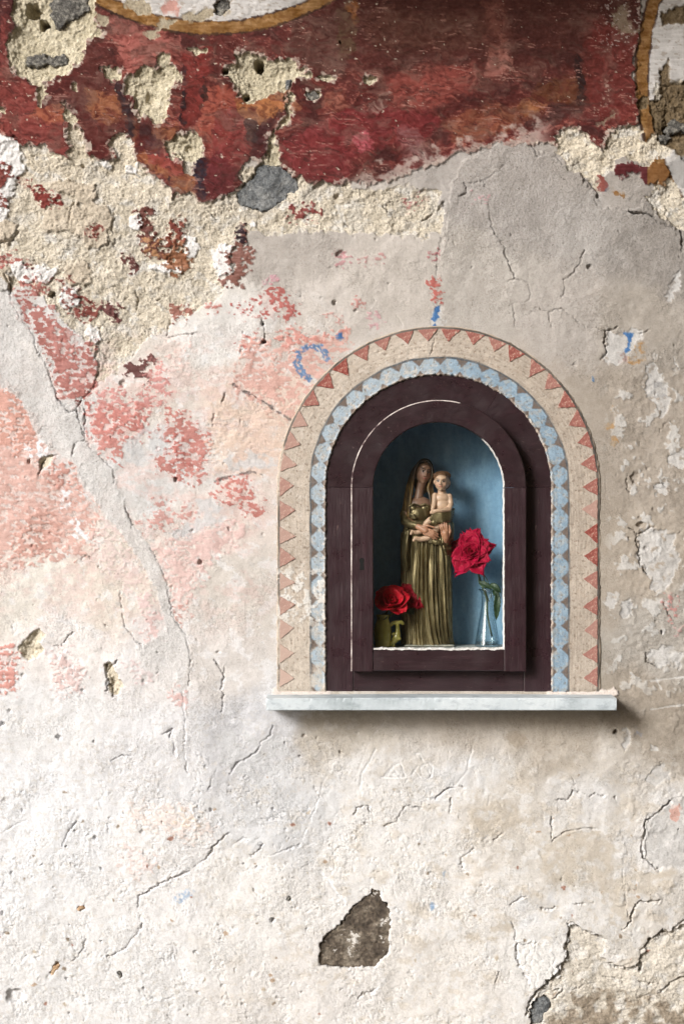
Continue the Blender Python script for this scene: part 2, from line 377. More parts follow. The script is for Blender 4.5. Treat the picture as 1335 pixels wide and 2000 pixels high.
# paint fields read off the old picture: brighter reds, folds, ochres, blackened strokes
patch(1, '-40,-40 60,-40 50,60 20,170 20,250 -40,280', (64, 30, 30), .6, 10)
patch(1, '1000,390 1100,430 1040,480 1000,560 960,520', (48, 30, 30), .6)
patch(1, '560,470 640,480 700,520 620,540 560,560 530,510', (58, 34, 34), .55)
patch(1, '600,480 680,480 660,560 620,590', (176, 104, 60), .5)
patch(1, '480,450 520,440 530,560 500,580', (170, 96, 56), .5)
patch(1, '150,330 330,370 330,470 200,480', (70, 36, 34), .5, 9)
patch(1, '420,50 560,110 700,140 690,250 560,250 480,300 450,200', (168, 92, 80), .7)
patch(1, '0,60 30,60 25,300 120,330 150,400 240,420 260,590 130,560 0,500', (140, 62, 54), .6)
patch(1, '330,150 400,190 440,270 470,350 510,450 510,540 350,560 290,420 270,350 320,260', (92, 44, 38), .75)
patch(1, '330,350 450,360 480,470 420,480 340,430', (168, 104, 62), .55)
patch(1, '200,400 240,410 250,470 180,470 120,440', (170, 96, 60), .5)
patch(1, '440,320 470,330 500,400 520,470 510,540 480,520 470,430', (48, 34, 36), .8)
patch(1, '700,200 800,180 800,290 770,430 720,500 690,470 690,330', (118, 42, 36), .85)
patch(1, '695,250 712,250 716,380 706,480 694,470 700,360', (44, 28, 30), .9, 2)
patch(1, '786,280 798,285 792,370 772,450 762,440 778,360', (52, 32, 28), .85, 2)
patch(1, '770,440 800,330 870,320 915,360 900,470 880,560 800,580 790,540 740,500', (158, 76, 58), .75)
patch(1, '800,480 900,400 930,470 960,560 920,640 830,640 800,600', (128, 50, 46), .8)
patch(1, '905,390 1000,385 1100,340 1100,420 1000,470 930,460', (178, 110, 62), .75)
patch(1, '930,440 990,470 985,560 960,590 940,520', (56, 38, 36), .8)
patch(1, '990,500 1040,470 1000,600 960,610', (66, 32, 32), .7)
patch(1, '520,590 600,560 630,600 700,650 740,690 750,745 690,735 640,700 600,660 540,620', (166, 98, 56), .7)
patch(1, '560,570 640,580 690,620 700,680 640,660 580,620', (150, 60, 54), .7)
patch(1, '735,630 790,590 800,680 780,760 760,740 750,680', (44, 34, 46), .85, 3)
patch(1, '640,690 665,690 662,750 645,725', (52, 36, 42), .8, 3)
patch(1, '560,540 640,540 620,600 560,580', (70, 40, 42), .6)
patch(1, '820,590 900,640 890,740 800,770 780,720 800,640', (104, 36, 38), .8)
patch(1, '1060,560 1200,480 1335,420 1335,690 1200,690 1120,660', (126, 44, 44), .65)
patch(1, '1120,70 1335,20 1335,260 1240,280 1150,250 1080,190', (90, 62, 52), .55, 14)
patch(1, '1110,380 1160,400 1160,440 1120,430', (150, 90, 60), .7)
patch(1, '1240,370 1320,340 1335,420 1250,430', (150, 86, 66), .5)
patch(2, '0,40 40,0 90,0 70,110 80,200 40,230 0,220', (86, 62, 42), .7)
patch(2, '40,20 75,0 85,60 60,80', (158, 92, 44), .7)
patch(2, '80,60 200,30 560,60 560,180 340,200 130,190', (96, 58, 46), .65, 16)
patch(2, '560,0 640,0 660,140 660,260 600,270 570,180', (128, 74, 60), .55, 14)
patch(2, '170,300 420,250 540,260 520,340 360,430 200,420', (160, 74, 62), .55, 12)
patch(2, '0,430 330,420 420,480 330,560 200,560 0,640', (122, 40, 41), .6)
patch(2, '60,520 110,510 120,580 80,600', (186, 84, 92), .7)
patch(2, '385,480 520,420 640,400 760,390 800,430 700,490 560,540 460,560', (146, 84, 54), .5, 10)
patch(2, '700,400 800,390 790,440 720,450', (168, 108, 60), .45)
patch(2, '830,300 900,290 960,290 960,400 900,420 820,400 700,400 760,350', (96, 52, 30), .75, 9)
patch(2, '905,225 935,225 935,290 960,300 960,400 925,410 920,300 908,290', (44, 26, 24), .85, 4)
patch(2, '820,400 960,410 880,470 700,500 800,440', (64, 40, 36), .65, 8)
patch(2, '230,500 300,520 380,600 330,640 260,600', (150, 118, 112), .5, 14)
patch(2, '590,200 650,180 660,280 620,320 560,300', (176, 112, 96), .5, 9)
patch(2, '100,430 170,370 210,350 200,400 140,440', (140, 104, 92), .75, 3)
patch(2, '960,60 1150,120 1140,470 1040,480 960,420', (112, 42, 36), .6, 10)
# bottom edge of the field wears through to the plaster
fade = ss(-0.18, 0.22, fbm(X / 26, Y / 20, 4, 64, .6) + ((Y - (352 - 0.32 * np.clip(X - 700, 0, 420))) / 70)) * ss(640, 730, X) * ss(1090, 1040, X)
lay(fade * mR, (182, 160, 146), n12 * 16, .85)
scr = ss(0.22, 0.40, fbm((X + 9 * n12) / 60, (Y - .06 * X + 5 * n30) / 3.4, 4, 65, .7) + .5 * rb2); lay(scr * mR * ss(-.15, .25, fbm(X / 60, Y / 40, 3, 166)), (178, 128, 112), None, .75)
grm = ss(-.02, .35, fbm(uw / 64, vw / 40, 5, 167, .65)); lay(grm * mR, (116, 84, 72), n6 * 16 + strk * 22, .5)
scd = ss(0.26, 0.38, fbm(uw / 26, vw / 6, 4, 165, .65) + .3 * rb2); lay(scd * mR, (58, 30, 27), None, .5)
chip = ss(0.50, 0.53, fbm(X / 13, Y / 12, 3, 66, .6) + .22 * n80 - .06 * ss(700, 800, X)); lay(chip * mR, (205, 190, 165), None, .8); up(chip * mR, -1.6)
grp = mk((9, '370,120 450,40 530,60 540,170 560,260 640,270 640,330 500,360 400,370 440,260 380,230'), (9, '310,1130 370,1070 430,1110 350,1190 300,1240 230,1230'))
lay(grp.soft(3) * mR, (146, 128, 104), n12 * 12, .85); up(grp.soft(2), -1.2, .8, .4)
speck = ss(.22, .3, fbm(X / 9, Y / 7, 3, 67, .6)) * ss(60, 25, np.abs(X - 1215)) * ss(70, 40, np.abs(Y - 45)); lay(speck * mR, (190, 172, 160), None, .8)
sp2 = ss(.16, .26, fbm(X / 9, Y / 5, 3, 68, .6)) * mk((9, '300,800 380,800 330,1000 200,1170 140,1160 240,1000 290,900')).soft(8); lay(sp2 * mR, (190, 160, 140), None, .7)

# ochre rings and pale discs (two painted medallions cut by the picture's edge)
def medallion(cx, cy, R):
    d = np.hypot(X + 1.6 * wa + .35 * (K2x - X) - cx, Y + 1.6 * wb + .35 * (K2y - Y) - cy)
    inside = ss(R - 23.5, R - 25.5, d) * (1 - hol.soft(1.0)) * (1 - mC)
    lay(inside, (200, 193, 184), strk * 30 + n12 * 12); lay(inside * ss(.2, .3, fbm(X / 14, Y / 6, 3, 72, .6) + .2 * n45), (146, 130, 112), None, .5); up(inside, 0, .25, .12)
    ring = ss(R + 1, R - 1, d) * ss(R - 27, R - 25, d) * (1 - hol.soft(1.0)) * (1 - mC)
    lay(ring, (140, 98, 52), strk * 34 + n30 * 34 + n12 * 16 + rb3 * 40)
    wornr = ring * ss(.05, .3, fbm(X / 18, Y / 14, 3, 71)); lay(wornr, (120, 78, 40), None, .5)
    for rr, w in ((R - 1, 2.3), (R - 26, 1.7)):
        ln = ss(w + .9, w - .9, np.abs(d - rr)) * (1 - hol.soft(1.0)) * (1 - mC) * np.clip(.75 + 1.0 * n45, 0.1, 1); lay(ln, (52, 34, 30), None, .85)
    return inside, ring
in1, rg1 = medallion(414, -393, 462)
wr1 = mk((1, '480,0 575,0 580,45 560,55 480,30'), (1, '700,60 810,30 860,0 890,0 880,50 800,65 720,80'), (1, '610,75 680,85 650,110 600,130 590,150 540,140 600,110'), (1, '380,60 420,70 410,100 380,90'))
lay(wr1.soft(2), (176, 160, 132), n12 * 12 + n30 * 14); up(wr1.soft(2), -1.5, .8, .4)
pk = mk((1, '625,25 680,0 690,50 640,55')); lay(pk.soft(3), (190, 128, 112), strk * 20, .8)
in2, rg2 = medallion(1701, 150, 462)
wr2 = mk((9, '850,120 1075,60 1120,60 1120,230 1000,220 860,250'), (9, '830,700 900,620 930,570 920,680 930,790 1000,810 1080,790 1120,800 1120,1600 900,1420 830,1380 760,1200 740,1000 860,960 850,850'),
         (9, '610,950 720,940 730,1060 620,1070'), rag=1)
rr_ = wr2.soft(1.5)
lay(rr_, (122, 102, 74), lump * 30 + n6 * 14); H += rr_ * (-5 + 4 * lump + 1.6 * lump2); up(rr_, 0, 1, .7)
frg = mk((9, '380,1590 520,1600 700,1620 880,1590 950,1660 920,1760 850,1830 730,1800 660,1720 540,1700 400,1720'))
fm = frg.soft(1.2); fcol = np.where((X > 1262)[..., None], np.array((132, 84, 40), np.float32), np.array((98, 38, 40), np.float32))
C = C + fm[..., None] * (fcol + (strk * 18 + n12 * 12)[..., None] - C); up(fm, 4, .25, .12)
lay(mk((9, '240,1720 330,1760 300,1860 230,1850')).soft(2), (156, 80, 68), n12 * 14); lay(mk((9, '370,1850 470,1860 510,1910 420,1920 360,1880')).soft(2), (146, 96, 44), n12 * 10)
lay(mk((9, '300,1800 330,1820 320,1860 290,1860')).soft(2), (80, 72, 82), None)
lay(mk((9, '900,1600 960,1560 1120,1500 1120,1880 1000,1800 940,1680'), rag=1).soft(1.5), (170, 164, 156), n12 * 12); 

# ---------------- remains of paint lower down
def remain(z, t, col, k=.85, wear=.15, e=1.5, hgt=1.2, scale=16, vv=20, rag=2, seed=80):
    wx, wy = ((X, Y), (XS, YS), (XW, YW))[rag]
    sl, d = sdf(zp(z, t), wx, wy, 22)
    nz = fbm(XQ[sl] / scale, YQ[sl] / (scale * .7), 3, seed, .62)
    nf = fbm(XQ[sl] / 12, YQ[sl] / 7, 2, seed + 9, .6)
    q = ss(-.05, .07, .75 * nz + .55 * nf + np.clip(d - 1.5, -12, 22) / 46 - wear * .9 + .02) * ss(-11, -6, d)
    if hgt < 2: q = q * (1 - .85 * ss(.06, .15, fbm(XQ[sl] / 17, YQ[sl] / 8, 3, seed + 20, .66) + .45 * n45[sl]))
    c = np.asarray(col, np.float32) + (strk[sl] * vv + n30[sl] * vv * .8 + n12[sl] * 10)[..., None]
    C[sl] += (q * k)[..., None] * (c - C[sl]); H[sl] += q * hgt * .7; grain[sl] += q * (.35 - grain[sl]); RG[sl] += q * (.2 - RG[sl])
deep = (132, 58, 48); rose = (196, 112, 98); pale = (226, 176, 162); salm = (224, 158, 140)
wsh = ss(590, 480, X) * ss(620, 720, Y) * ss(1300, 1120, Y) * ss(-.22, .12, fbm(X / 90, Y / 60, 4, 81, .6)) * (1 - .8 * ss(.0, .14, fbm(XQ / 22, YQ / 14, 3, 82, .62)))
lay(wsh, (226, 188, 174), n12 * 10 + n30 * 12, .5)
# left salmon field and its neighbours
remain(5, '-60,-260 0,-110 70,-80 80,-20 135,20 170,70 188,150 150,220 200,215 290,212 330,330 382,400 372,545 250,572 60,592 -60,660', (224, 170, 152), .9, -.02)
remain(5, '-60,-220 0,-100 70,-70 100,0 150,60 160,140 60,160 -60,120', (224, 156, 134), .8, .02, scale=30)
remain(5, '120,380 200,390 240,470 200,550 60,590 40,520', (214, 150, 130), .6, .1)
remain(5, '200,200 280,205 290,280 240,300 190,280', (206, 138, 120), .75, .05)
lay(mk((5, '225,305 275,305 275,370 235,380'), (5, '270,430 320,420 350,480 320,510 290,490'), (5, '80,140 180,130 190,180 130,200')).soft(1.5) * ss(-.15, .05, n12 + .2 * n30), (242, 240, 238), None, .9)
remain(3, '50,365 60,340 105,300 112,275 190,290 180,330 120,350 110,380 220,420 240,470 290,540 365,530 372,620 360,700 295,790 225,735 190,600 130,480 90,440', (176, 96, 84), .9, -.03)
remain(3, '180,470 270,480 300,560 370,640 300,760 240,720 200,600', (196, 124, 112), .7, .05, scale=26)
remain(3, '80,225 130,225 120,260 90,250', deep, .85, .05); remain(3, '215,285 260,285 290,320 285,380 265,410 250,350 225,310', (140, 70, 60), .9, .05)
remain(3, '300,375 330,370 378,395 370,425 320,438 300,410', (134, 60, 50), .95, -.1, hgt=3); remain(3, '380,390 420,385 457,400 440,432 405,415', (112, 60, 56), .95, -.1, hgt=3)
remain(3, '345,90 375,92 370,105 350,102', deep, 1, -.2); remain(3, '648,395 725,390 722,412 680,440 655,420', (158, 92, 76), .9, -.05, hgt=2)
remain(3, '518,25 560,12 575,35 560,65 570,70 600,120 625,160 660,165 640,200 600,190 575,195 545,150 540,90 550,60', (112, 60, 50), 1, -.12, hgt=4, vv=46)
remain(3, '645,120 670,65 698,75 695,140 680,165 648,140', (136, 64, 44), 1, -.12, hgt=4, vv=40); remain(3, '640,180 680,160 730,195 720,235 680,262 645,240', (152, 92, 58), 1, -.12, hgt=4, vv=60)
remain(3, '560,140 615,150 600,195 575,190', (186, 128, 78), .9, -.1); remain(3, '478,208 520,215 535,245 505,255', (112, 62, 56), 1, -.12, hgt=3)
remain(1, '137,728 150,720 185,745 225,760 225,785 190,778 165,775 140,745', (138, 52, 44), 1, -.15, hgt=3.5, rag=1); remain(1, '90,695 110,695 110,708 92,706', deep, 1, -.2)
remain(1, '-20,620 25,640 40,680 15,700 -20,710', deep, .95, -.1, hgt=3); remain(1, '-20,745 15,750 22,778 -20,780', deep, .9, -.1)
remain(1, '1115,800 1190,788 1218,800 1220,825 1160,835 1115,838', (146, 62, 56), .95, .0, hgt=3); remain(1, '345,875 370,872 375,890 345,890', deep, 1, -.2); remain(1, '655,870 680,850 700,870 695,890 655,890', deep, 1, -.1)
remain(3, '-30,195 40,190 70,205 40,235 -30,245', (170, 84, 74), .9, .0)
remain(3, '915,100 935,90 948,110 945,130 930,150 958,160 955,200 930,260 925,310 890,310 860,300 870,260 890,240 865,215 868,185 900,165 918,130', (140, 84, 70), .95, -.05, hgt=3, vv=40)
remain(3, '918,95 945,95 945,130 920,130', (52, 36, 44), .9, -.2); 
remain(3, '960,360 1000,330 1050,315 1090,330 1100,390 1130,360 1135,430 1100,440 1070,400 1060,440 1000,430 970,440 900,410 880,390 920,400 990,390', (196, 92, 82), .9, .02)
remain(3, '1015,280 1060,270 1065,295 1020,305', (220, 150, 160), .8, 0); remain(3, '795,390 830,380 845,405 810,418', (206, 120, 106), .9, -.05); remain(3, '1250,425 1300,400 1312,430 1280,450', (216, 150, 136), .8, 0)
remain(3, '905,520 990,498 1000,520 985,560 940,560', (190, 92, 80), .85, .05)
remain(3, '910,520 1010,505 1060,540 1100,490 1180,500 1340,470 1340,560 1290,600 1240,660 1200,690 1130,805 1100,845 1000,780 890,695 930,600', (224, 164, 146), .85, .0, scale=24)
remain(3, '1060,490 1130,470 1180,500 1240,490 1335,480 1330,510 1200,530 1110,560 1080,530', (214, 132, 116), .75, .05)
remain(3, '480,610 540,600 570,590 580,610 555,640 560,670 500,650', (104, 54, 50), .9, -.08, hgt=2.5)
remain(3, '575,600 630,600 650,690 640,740 580,765 560,830 570,890 345,890 335,830 325,790 400,712 465,702 500,742 560,705 555,655 590,640', (214, 134, 124), .85, -.02)
remain(3, '640,535 720,520 740,550 680,570', pale, .6, .1); remain(3, '650,600 720,590 720,640 660,650', (228, 190, 176), .6, .1)
remain(5, '325,-10 562,-10 552,60 492,130 478,200 420,190 370,150', (212, 126, 112), .85, 0)
remain(5, '590,90 655,-10 720,20 790,100 812,180 765,240 750,330 700,262 600,232 580,180 655,140', (204, 116, 102), .85, .02)
remain(5, '655,110 700,100 720,200 690,240 660,190', (188, 92, 80), .7, .02)
remain(5, '820,-20 1110,-20 1110,160 1060,240 960,250 830,240 790,120', (226, 190, 164), .55, .05, scale=40)
remain(5, '828,285 940,255 965,300 1000,385 978,425 930,372 850,362 820,312', (206, 116, 102), .9, -.03)
remain(5, '640,370 740,365 750,400 700,430 600,470 540,470 520,430 580,420 600,330', (216, 142, 128), .75, .06)
remain(5, '590,520 700,470 780,430 920,420 930,480 800,600 760,690 700,760 660,760 640,640 600,570', (228, 184, 172), .8, .03)
remain(5, '660,760 710,740 730,790 690,820 662,800', (220, 160, 144), .8, .05); remain(5, '530,700 590,700 590,770 540,780', (230, 190, 184), .7, 0); remain(5, '525,800 600,790 625,870 550,905', (230, 186, 176), .75, 0)
remain(5, '370,430 440,440 510,540 560,640 500,720 420,620 340,590 360,520', (232, 200, 190), .6, .05); remain(5, '-40,910 60,900 75,960 60,1080 -40,1090', (226, 150, 132), .85, .02)
remain(5, '190,920 270,910 330,1000 320,1080 220,1080', (232, 196, 188), .6, .05); remain(7, '200,-20 330,-10 300,80 230,130 190,80', (232, 190, 178), .6, .05); remain(7, '-40,-60 60,-60 60,60 20,110 -40,90', (226, 150, 134), .8, .05)
remain(7, '480,-20 600,20 590,60 520,60', (232, 196, 190), .6, .05); remain(7, '650,80 690,90 725,120 700,165 660,140', (228, 172, 160), .7, .05)
remain(7, '480,540 600,520 720,530 800,590 830,640 740,680 560,620 480,600', (234, 208, 192), .6, .05); remain(7, '465,690 600,720 590,780 500,820 470,780', (234, 204, 192), .6, .05); remain(7, '660,560 760,540 790,590 700,620', (232, 204, 172), .6, .05)
for z, t in ((5, '480,130 560,70 640,90 655,150 590,190 560,210 480,200'), (5, '750,350 820,340 900,400 830,440 740,490 660,500 640,470 740,430'), (5, '820,200 900,160 1060,180 1060,230 920,235'), (7, '820,260 900,240 1000,270 1100,270 1110,400 1000,440 900,420 850,380')):
    lay(mk((z, t)).soft(3) * ss(-.3, .0, n30), (206, 204, 200), n12 * 12, .75)
# right side remains
remain(4, '358,290 375,285 400,330 395,380 365,385', (196, 88, 76), .9, -.02); remain(4, '352,190 385,180 380,205 360,210', (190, 110, 110), .8, 0); remain(4, '100,430 150,415 180,445 160,475 110,465', (214, 156, 156), .8, .03)
remain(4, '85,200 170,190 180,215 90,225', (196, 128, 122), .7, .1); remain(4, '0,180 40,165 50,205 20,235 0,230', (190, 128, 128), .85, 0); remain(4, '60,375 90,375 85,390 60,392', (206, 130, 118), .8, 0)
remain(2, '265,765 330,760 330,800 270,810', (170, 92, 88), .7, .08); remain(2, '530,760 570,768 560,785 535,780', (206, 140, 144), .7, .03)
wht = mk((4, '352,420 372,392 402,395 410,440 402,470 370,500 358,470'), (4, '1035,490 1090,480 1140,475 1180,500 1150,520 1120,600 1085,640 1040,610 1015,595 1030,550'), (4, '1180,640 1215,620 1260,660 1280,740 1280,800 1240,830 1240,770 1190,740'),
         (4, '1290,270 1310,240 1328,265 1310,330 1280,372 1268,350'), (11, '780,500 810,545 770,590 730,580'), (11, '1000,570 1040,560 1110,690 1060,700'), (6, '590,1000 690,940 800,980 830,1100 800,1260 700,1300 640,1200 600,1080'),
         (6, '640,1640 740,1610 860,1640 860,1720 720,1730 650,1690'), (6, '400,1360 440,1320 470,1370 430,1410'), (6, '500,1350 550,1345 560,1430 520,1450'), (6, '780,540 860,520 900,580 760,620'), (6, '690,700 760,690 750,760 700,770'),
         (8, '1190,430 1215,400 1248,372 1270,390 1280,440 1230,455 1200,452'), (8, '1280,520 1335,510 1400,500 1400,760 1300,775 1235,778 1180,740 1168,690 1188,600'), (8, '1205,310 1225,312 1225,328 1208,325'),
         (8, '1110,250 1125,250 1115,330 1090,325'))
lay(wht.soft(1.3) * ss(-.42, -.2, fbm(XQ / 20, YQ / 18, 3, 113) + .3 * n45), (203, 198, 190), n12 * 14 + n30 * 16, .8); up(wht.soft(1.3), -2.2, .5, .25)
lay(mk((8, '1283,537 1318,535 1318,580 1290,585')).soft(1.5), (222, 160, 140), None, .85)
gry = mk((4, '1210,650 1250,690 1250,750 1205,730'), (6, '520,1360 550,1380 540,1440 515,1430')); lay(gry.soft(3) * ss(-.1, .15, n12), (158, 154, 148), n12 * 12, .8)
blue = (54, 112, 178)
blu = mk((4, '365,420 375,395 395,392 388,430 375,448 362,440'), (4, '362,470 378,455 382,500 368,508'), (11, '280,235 340,205 500,200 490,260 430,330 420,470 365,495 370,390 400,310 370,260'), (4, '285,495 298,492 297,520 287,522'), (4, '0,500 18,495 18,518 0,518'), rag=1)
lay(blu.soft(1.2), blue, n12 * 24, .92)
lay(mk((4, '985,660 993,660 993,675 985,675')).soft(1), blue, None, .7)
lay(mk((3, '1283,495 1312,492 1312,518 1286,520')).soft(1.5) * ss(-.2, .1, n6), (92, 138, 186), None, .85)
# blue hooked brush stroke left of the arch
hk = zp(3, '1185,665 1150,635 1136,600 1150,565 1180,548 1215,545 1245,560 1258,590'); sl = bbox(hk, 20)
hd = segdist(XS[sl], YS[sl], hk, False); hm = np.zeros_like(X); hm[sl] = ss(7, 5, hd) * ss(-.35, .05, n6[sl] + .3 * gn(X[sl] / 9, Y[sl] / 9, 5)); lay(hm, (86, 130, 182), n12 * 26, .85)
och = mk((11, '410,590 500,540 590,560 580,600 470,650 415,640'), (11, '480,330 620,300 600,520 470,500'), (11, '100,1450 240,1440 240,1490 110,1500'), (11, '160,1200 210,1190 210,1340 160,1350'), (11, '150,1700 240,1680 230,1790 180,1820'))
lay(och.soft(3) * ss(-.25, .1, n12), (184, 128, 62), n12 * 24, .75)
lay(mk((11, '300,490 390,480 390,640 310,680 270,620')).soft(3) * ss(-.25, .1, n12), (140, 96, 84), n12 * 20, .8)
remain(6, '740,1340 790,1340 820,1410 790,1450', (214, 140, 130), .85, .0); remain(6, '800,1500 860,1470 900,1500 830,1540', (220, 164, 156), .7, .05); lay(mk((6, '820,1660 840,1655 835,1720 822,1715')).soft(2), (222, 176, 170), None, .7)
lay(mk((7, '650,900 735,860 742,885 690,905 655,915')).soft(3) * ss(-.3, .1, n6), (150, 180, 212), None, .7)
for cx, cy in ((845, 1775), (843, 1770), (866, 1708)): lay(Mask().ell(cx, cy, 4, 6).soft(1.5), (128, 164, 204), None, .6)
lay(mk((8, '1140,250 1170,245 1172,275 1145,272')).soft(3), (150, 150, 156), None, .8); lay(mk((8, '648,270 690,250 735,275 720,305 670,305'), rag=1).soft(5), (168, 150, 126), None, .7)

# grey repair band running down the left
band = mk((3, '-60,230 5,275 45,322 110,462 180,622 222,742 290,802 322,890 300,1000 150,900 80,745 0,688 -60,660'),
          (5, '110,-40 290,-40 327,60 322,118 370,170 440,230 442,280 482,370 510,440 580,530 620,610 650,700 662,790 717,870 732,960 735,1090 560,1090 540,1000 520,890 545,905 632,842 602,700 560,622 500,522 440,442 370,362 300,262 280,182 185,152 165,62'), rag=1)
mB = band.soft(1.5) * ss(1345, 1260, Y + 30 * n45)
lay(mB, (214, 208, 200), n30 * 9 + n80 * 12 + n12 * 6, .84); up(band.soft(5) * ss(1345, 1260, Y + 30 * n45), 1.6, .7, .35)
lay(mk((3, '60,520 120,510 185,600 180,640 130,620')).soft(1.5), (228, 220, 210), n12 * 8, .9)

# ---------------- broken plaster at the foot, right
lo = mk((10, '480,250 520,230 560,280 660,310 740,350 760,400 750,480 790,550 870,570 960,530 1010,590 1030,440 1090,360 1180,290 1240,310 1335,210 1500,150 1500,1100 180,1100 200,980 190,850 260,760 330,680 420,540 480,520 480,440 460,390 490,330'))
mL = lo.soft(1.2)
lay(mL, (221, 208, 186), lump * 22 + n80 * 26, .9); lay(mL * ss(.06, .2, fbm(XQ / 30, YQ / 24, 3, 94, .6)), (230, 224, 213), n12 * 10, .6); H += mL * (-7 + 3.0 * fbm(X / 20, Y / 14 + X / 60, 4, 91, .6) + 1.0 * lump2 + 4 * n45); up(mL, 0, .9, .6)
dkr = mk((10, '430,880 520,760 700,730 900,760 980,800 1150,770 1260,850 1400,830 1400,1100 400,1100 330,980')); 
lay(dkr.soft(8) * ss(-.3, .1, n30 + .4 * lump), (150, 130, 104), lump * 30 + n12 * 20, .8); H += dkr.soft(10) * 3.2 * fbm(X / 34 + Y / 30, Y / 11 - X / 30, 3, 92)
flk = mk((10, '100,370 240,380 330,400 460,410 480,440 480,510 420,540 410,610 330,670 270,720 230,700 180,640 120,550'))
lay(flk.soft(1.5), (236, 231, 222), n12 * 10 + n30 * 8, .9); up(flk.soft(1.5), 2.2, .5, .25)
tile = np.abs(gn(X / 19, Y / 25, 93)); up(flk.soft(2) * ss(.06, 0, tile), -2.0)
beige = mk((8, '510,560 560,530 650,520 740,560 780,580 740,620 660,640 600,660 510,650'), (8, '780,690 880,640 1000,640 1080,700 1060,760 1100,900 1010,900 980,830 850,860 800,800'), (8, '1030,800 1280,790 1300,850 1240,890 1150,905 1120,1000 1060,1000 1020,880'), (8, '700,850 790,870 850,920 820,940 740,900'), (8, '470,1030 560,1020 640,980 700,1000 620,1060 500,1060'))
lay(beige.soft(5) * ss(-.25, .05, fbm(XQ / 26, YQ / 20, 3, 112) + .3 * n45), (200, 183, 158), n12 * 12, .6)
cold = mk((8, '600,350 640,420 520,500 330,520 340,380'), (8, '860,840 940,880 900,980 690,1000 680,900 780,900'), (7, '560,540 700,420 860,460 900,600 1300,420 1330,650 1160,700 960,700 860,640'))
lay(cold.soft(10) * ss(-.3, .1, n30), (220, 219, 217), n12 * 8, .5)

# shelf bedding mortar
bed = mk((0, '532,1344 560,1342 600,1336 640,1332 650,1362 530,1362'), (0, '1070,1346 1120,1350 1165,1348 1200,1344 1206,1356 1200,1372 1060,1366'), rag=1)
lay(bed.soft(1.5), (226, 208, 192), n12 * 14); up(bed.soft(1.5), 5, .6, .4)

# ---------------- cracks, lifted lips, pits
brk = mk((0, '50,1250 62,1234 82,1226 88,1240 78,1256 84,1270 70,1284 56,1290 42,1280 36,1266'), (0, '206,1300 216,1292 222,1300 230,1320 240,1340 232,1356 218,1360 210,1345 212,1325'), (0, '84,892 96,886 104,888 98,902 88,912 82,920 78,908'), rag=1)
lay(brk.soft(1.2), (214, 198, 168), lump * 40 + n6 * 14); H += brk.soft(1.2) * (-5 - 7 * ss(0, 14, brk.m + 8 * n12) + 5 * lump + 2 * lump2)
def crack(z, t, w=2.0, d=9.0, jit=1.0, step=0.0, side=1):
    """a real groove; step lifts the plaster on one side of it"""
    global H
    p = zp(z, t); sl = bbox(p, 30)
    x = X[sl] + jit * (2.6 * wa[sl] + 3.4 * wc[sl]); y = Y[sl] + jit * (2.6 * wb[sl] + 3.4 * wd[sl])
    x = x + 2.4 * we[sl]; y = y + 2.4 * wf[sl]
    dd = segdist(x, y, p, False); ww = w * (0.35 + 1.0 * np.clip(n30[sl] * 1.3 + .3, 0, 1))
    H[sl] -= d * np.clip(.75 + 1.3 * n45[sl], .12, 1.1) * ss(ww + .85, ww * .3, dd)
    nx_ = (x - p[0][0]) * (p[-1][1] - p[0][1]) - (y - p[0][1]) * (p[-1][0] - p[0][0])
    H[sl] += .12 * d * np.sign(nx_) * ss(11, 2, dd) * np.clip(.4 + 2 * n30[sl], 0, 1) * (-1 if len(p) % 2 else 1)
    if step: H[sl] += step * ss(13, 2, dd) * ss(0, 2.5, dd)
